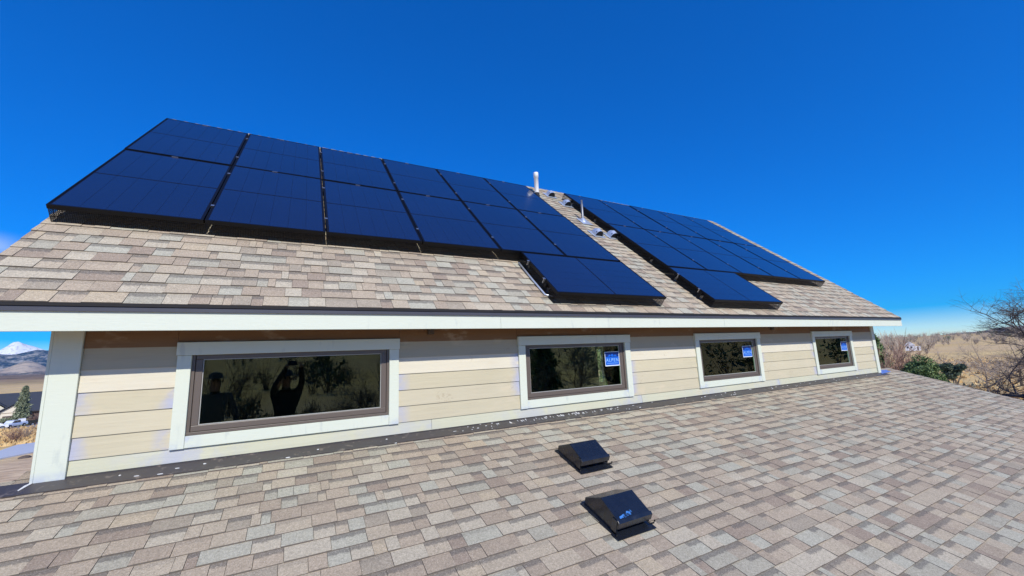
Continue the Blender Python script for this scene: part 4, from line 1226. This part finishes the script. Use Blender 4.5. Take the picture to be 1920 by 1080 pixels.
vehicle('pickup_truck', 'silver pickup truck parked in front of the dark roofed house', 'truck', P(-22.0, 140), R(22+50), tr_body, gl, 'truck', 5.4).scale = (.88, .88, .88)
car_body = [(-2.2, .4), (-2.25, .8), (-1.3, .98), (-.6, 1.42), (.8, 1.45), (1.6, 1.02), (2.2, .95), (2.25, .45), (1.8, .4), (1.65, .7), (1.15, .7), (1.0, .4), (-1.0, .4), (-1.15, .7), (-1.65, .7), (-1.8, .4)]
vehicle('parked_car', 'white car parked left of the silver pickup truck at the edge of the photo', 'car', P(-23.15, 137), R(22), car_body, [[(-1.1, 1.0), (-.55, 1.35), (.7, 1.38), (1.3, 1.02)]], 'car_white', 4.5, 1.8)
e = empty('utility_trailer', 'dark flatbed trailer with a white box parked right of the pickup truck', 'trailer', loc=P(-20.98, 144), rz=R(30))
bx('deck', (-2, -.9, .6), (1.9, .9, .75), 'tyre', e); bx('side_rail', (-2, -.92, .75), (1.9, -.88, 1.1), 'tyre', e); bx('side_rail', (-2, .88, .75), (1.9, .92, 1.1), 'tyre', e)
bx('box', (-1.9, -.5, .76), (-.9, .5, 1.7), 'white_wall', e)
wheel(e, .1, -.95, .33); wheel(e, .1, .95, .33)
# stones by the pad
for i, (az, d, s) in enumerate(((-21.0, 60.3, .45), (-21.18, 60.5, .3))):
    bm = bmesh.new(); bmesh.ops.create_icosphere(bm, subdivisions=2, radius=s)
    for v in bm.verts: v.co *= 1+.3*noise.noise(v.co*3+Vector((i*5, 0, 0))); v.co.z *= .6
    me = bpy.data.meshes.new('stone'); bm.to_mesh(me); bm.free(); me.materials.append(M['dark_wall'])
    o = bpy.data.objects.new('stone', me); COL.objects.link(o); o.location = P(az, d)
    tag(o, ['larger dark stone on the dirt just below the concrete pad', 'smaller dark stone beside the larger one below the concrete pad'][i], 'stone')

# ------------------------------------------------------------------ the two people on the lower roof and what the panes mirror
def skin_body(name, joints, edges, mats, parent, sub=2):
    me = bpy.data.meshes.new(name); names = list(joints)
    me.from_pydata([joints[k][0] for k in names], [(names.index(a), names.index(b)) for a, b in edges], [])
    o = bpy.data.objects.new(name+'_tmp', me); COL.objects.link(o)
    o.modifiers.new('s', 'SKIN'); ss = o.modifiers.new('d', 'SUBSURF'); ss.levels = sub; ss.render_levels = sub
    if not me.skin_vertices: 
        pass
    for i, k in enumerate(names):
        r_ = joints[k][1]; r_ = (r_, r_) if isinstance(r_, float) else r_
        me.skin_vertices[0].data[i].radius = r_
        me.skin_vertices[0].data[i].use_root = (k == 'pelvis')
    dg = bpy.context.evaluated_depsgraph_get(); dg.update()
    nm = bpy.data.meshes.new_from_object(o.evaluated_get(dg)); nm.name = name
    bpy.data.objects.remove(o)
    nm.materials.clear()
    for q in mats: nm.materials.append(M[q])
    nm.polygons.foreach_set('use_smooth', [True]*len(nm.polygons))
    r = bpy.data.objects.new(name, nm); COL.objects.link(r); r.parent = parent
    return r
def person(loc, rz, label, hands, coat, hat, seed=0, sc=1.0):
    """local frame: facing +y, feet at z=0. hands: ((x,y,z) left, right)"""
    e = empty('person', label, 'person', loc=loc, rz=rz); e.scale = (sc, sc, sc)
    hl2, hr = Vector(hands[0]), Vector(hands[1])
    def elbow(sh, h):
        mid = (sh+h)/2; d = (h-sh).length; k = math.sqrt(max(0, .29**2-(d/2)**2)); return mid+Vector((.5*(1 if h.x > 0 else -1), -.3, -.8)).normalized()*k
    shl, shr = Vector((-.19, 0, 1.44)), Vector((.19, 0, 1.44))
    el_, er = elbow(shl, hl2), elbow(shr, hr)
    J = {'pelvis': ((0, 0, .95), (.155, .115)), 'waist': ((0, 0, 1.12), (.145, .105)), 'chest': ((0, 0, 1.34), (.17, .12)), 'neck0': ((0, 0, 1.47), (.07, .07)),
         'neck': ((0, .01, 1.54), (.055, .058)), 'head': ((0, .03, 1.64), (.078, .095)), 'crown': ((0, .02, 1.73), (.068, .08)),
         'shl': (tuple(shl), .07), 'shr': (tuple(shr), .07), 'el': (tuple(el_), .05), 'er': (tuple(er), .05), 'wl': (tuple(hl2), .032), 'wr': (tuple(hr), .032),
         'hipl': ((-.10, 0, .88), .095), 'hipr': ((.10, 0, .88), .095), 'kl': ((-.13, .03, .49), .065), 'kr': ((.13, .03, .49), .065),
         'al': ((-.15, -.01, .10), .045), 'ar': ((.15, -.01, .10), .045), 'tl': ((-.16, .13, .04), (.045, .035)), 'tr': ((.16, .13, .04), (.045, .035))}
    E_ = [('pelvis', 'waist'), ('waist', 'chest'), ('chest', 'neck0'), ('neck0', 'neck'), ('neck', 'head'), ('head', 'crown'), ('chest', 'shl'), ('chest', 'shr'), ('shl', 'el'), ('shr', 'er'), ('el', 'wl'), ('er', 'wr'),
          ('pelvis', 'hipl'), ('pelvis', 'hipr'), ('hipl', 'kl'), ('hipr', 'kr'), ('kl', 'al'), ('kr', 'ar'), ('al', 'tl'), ('ar', 'tr')]
    b = skin_body('body', J, E_, ['skin', coat, 'denim', 'tyre'], e)
    for p in b.data.polygons:
        c = p.center
        if c.z > 1.52 and abs(c.x) < .13 and (c-Vector((0, .03, 1.64))).length < .2: p.material_index = 0
        elif (c-hl2).length < .05 or (c-hr).length < .05: p.material_index = 0
        elif c.z < .09: p.material_index = 3
        elif c.z < .95: p.material_index = 2
        else: p.material_index = 1
    # nose, ears
    m = MB(); m.add([(-.012, .115, 1.655), (.012, .115, 1.655), (0, .112, 1.70), (0, .142, 1.655), (0, .118, 1.645)], [(0, 3, 2), (3, 1, 2), (0, 4, 3), (4, 1, 3)]); m.obj('nose', e, mats=['skin'])
    for sx in (-1, 1): m = MB(); m.tube([(sx*.075, .01, 1.64), (sx*.092, .0, 1.66), (sx*.085, .005, 1.69)], [.012, .016, .010], 6); m.obj('ear', e, mats=['skin'], smooth=True)
    for sx in (-1, 1):
        bm = bmesh.new(); bmesh.ops.create_uvsphere(bm, u_segments=8, v_segments=6, radius=.013); me = bpy.data.meshes.new('eye'); bm.to_mesh(me); bm.free(); me.materials.append(M['tyre'])
        o = bpy.data.objects.new('eye', me); COL.objects.link(o); o.parent = e; o.location = (sx*.032, .108, 1.685)
    m = MB(); prof = [(.088, 1.70), (.094, 1.74), (.085, 1.785), (.05, 1.812), (.001, 1.82)]
    if hat: prof = [(.17, 1.715), (.165, 1.722), (.096, 1.735)]+prof[1:]
    lathe(m, prof, Vector((0, .02, 0)), 18); m.obj('hat' if hat else 'hair', e, mats=['cloth_grey' if hat else 'tyre'], smooth=True)
    for h, sx in ((hl2, -1), (hr, 1)):
        m = MB()
        for f in range(4):
            q = h+Vector((sx*(.005-f*.012)*0, .012, .02-f*.018)); L = (.075, .085, .08, .065)[f]
            m.tube([h+Vector((0, -.01, .015-f*.012)), q+Vector((0, .03, .012)), q+Vector((-sx*.015, .03+L*.4, .01)), q+Vector((-sx*.035, .03+L*.45, .008))], [.012, .0095, .009, .007], 6)
        m.tube([h, h+Vector((-sx*.03, .0, .02)), h+Vector((-sx*.045, .03, .035))], [.013, .010, .008], 6)
        m.obj('hand', e, mats=['skin'], smooth=True)
    return e
fz = lambda x, y: ZW-(YW-y)*math.tan(B)+.012
px, py = -.10, -.46
pz = fz(px, py)
person((px, py, pz), R(-6), 'person in dark clothes raising a phone with both hands to take the picture', ((-.02, .33, (-pz-.03)/1.1), (.17, .33, (-pz-.03)/1.1)), 'cloth_dark', True, sc=1.1)
ph = MB(); ph.box((-.030, .012, -.038), (.125, .021, .038)); o = ph.obj('phone', mats=['phone'], bevel=.004); 
o.matrix_world = cam.matrix_world @ Matrix.Rotation(R(-90), 4, 'X'); o.location = cam.location-CF*.004
o.matrix_world = Matrix.Translation(-CF*.03) @ cam.matrix_world @ Matrix(((1, 0, 0, -.05), (0, 0, 1, 0), (0, -1, 0, 0.0), (0, 0, 0, 1)))
tag(o, 'black phone held up by the person taking the picture', 'phone')
qx, qy = -1.15, -.30; qz = fz(qx, qy)
person((qx, qy, qz), R(-12), 'person in a grey top standing to the left of the one with the phone', ((-.30, .12, .95), (.28, .16, 1.0)), 'cloth_grey', True, sc=1.08)
# trees, fence and scrub behind the camera, seen only mirrored in the panes
RL_ = 'bare trees mirrored in the window panes'
for i, (x, y, h, sd_, lb) in enumerate(((3.6, -17, 6.2, 41, 'bare tree mirrored in the right half of the big window'), (8.8, -23, 7.5, 42, 'bare tree mirrored beside the first tree, farther off'),
                                (-5.0, -26, 7.0, 43, 'bare tree mirrored behind the person in the hat'), (16, -20, 8, 44, 'bare tree mirrored in the second window'),
                                (26, -26, 9, 45, 'bare tree mirrored in the third window'), (36, -24, 9, 46, 'bare tree mirrored in the fourth window'))):
    add_tree('bare_tree', lb, 'tree', (x, y, gh(x, y)), sd_, h, .85, 'twig_grey', 'twig_grey', RL_, levels=5, nch=(3, 4))
for i, (x, y, h) in enumerate(((12, -30, 6), (20, -36, 8), (31, -40, 9), (44, -38, 8), (-14, -34, 7))):
    conifer(Vector((x, y, gh(x, y))), h, 2.4, f'{["first", "second", "third", "fourth", "fifth"][i]} dark evergreen behind the camera, mirrored in the panes', 'juniper', 50+i, 40, size=.4)
rn = random.Random(91); m = MB(); m2 = MB()
for i in range(420):
    az = rn.uniform(96, 262); d = 22+rn.random()**1.6*190; p = P(az, d); h = rn.uniform(1.2, 3.0) if d < 70 else rn.uniform(4, 9)
    for k in range(20):
        a = rn.uniform(0, 6.28); sp = rn.uniform(.1, 1.3)
        q = p+Vector((rn.gauss(0, .3), rn.gauss(0, .3), 0)); tip = q+Vector((math.cos(a)*sp*h*.4, math.sin(a)*sp*h*.4, h*rn.uniform(.5, 1)))
        m.tube([q, q.lerp(tip, .5)+Vector((rn.gauss(0, .2), rn.gauss(0, .2), .2)), tip], [.05, .035, .015], 3, cap=False)
    if i % 3 == 0: foliage(m2, p+Vector((0, 0, h*.5)), h*.5, 120, h*.12, rn, 1.0, .3)
m.obj('scrub_thicket', mats=['twig_grey'], kind='stuff'); m2.obj('evergreen_scrub', mats=['juniper2'], kind='stuff')
def rail_fence(x0, x1, y):
    e = empty('rail_fence', 'dark post and rail fence mirrored in the right part of the big window', 'fence', loc=(x0, y, gh(x0, y)))
    x = x0
    while x <= x1:
        m = MB(); m.box((x-x0-.07, -.07, -.3), (x-x0+.07, .07, 1.4)); m.obj('post', e, mats=['post']); x += 2.4
    for z in (.35, .75, 1.15):
        m = MB(); m.box((0, -.12, z-.06), (x1-x0, -.075, z+.06)); m.obj('rail', e, mats=['post'])
rail_fence(1.5, 13.5, -14)
# greenery behind the house, seen through the slim back window
T_ = []
for i in range(40): T_.append((rb.uniform(-1.9, 1.9), rb.uniform(-1, 1), rb.uniform(.8, 6.2), rb.uniform(.5, .9), 200))
bushy(Vector((23.3, 27.2, gh(23.3, 27.2))), T_, 'sunlit green shrub glimpsed right through the second window of the house', 'lit_leaves', 61, .2)

# ------------------------------------------------------------------ air
HZ = NT('air'); HZ.t.nodes.remove(HZ.b)
pv = HZ.n('VolumePrincipled'); pv.inputs['Color'].default_value = (0.25, 0.57, 1.0, 1); pv.inputs['Density'].default_value = 0.00005; pv.inputs['Anisotropy'].default_value = 0.1
HZ.l(pv.outputs[0], HZ.t.nodes['Material Output'].inputs['Volume'])
m = MB(); m.box((-10200, -10200, -60), (10200, 10200, 640)); hz = m.obj('haze', mats=[HZ.m], kind='stuff')
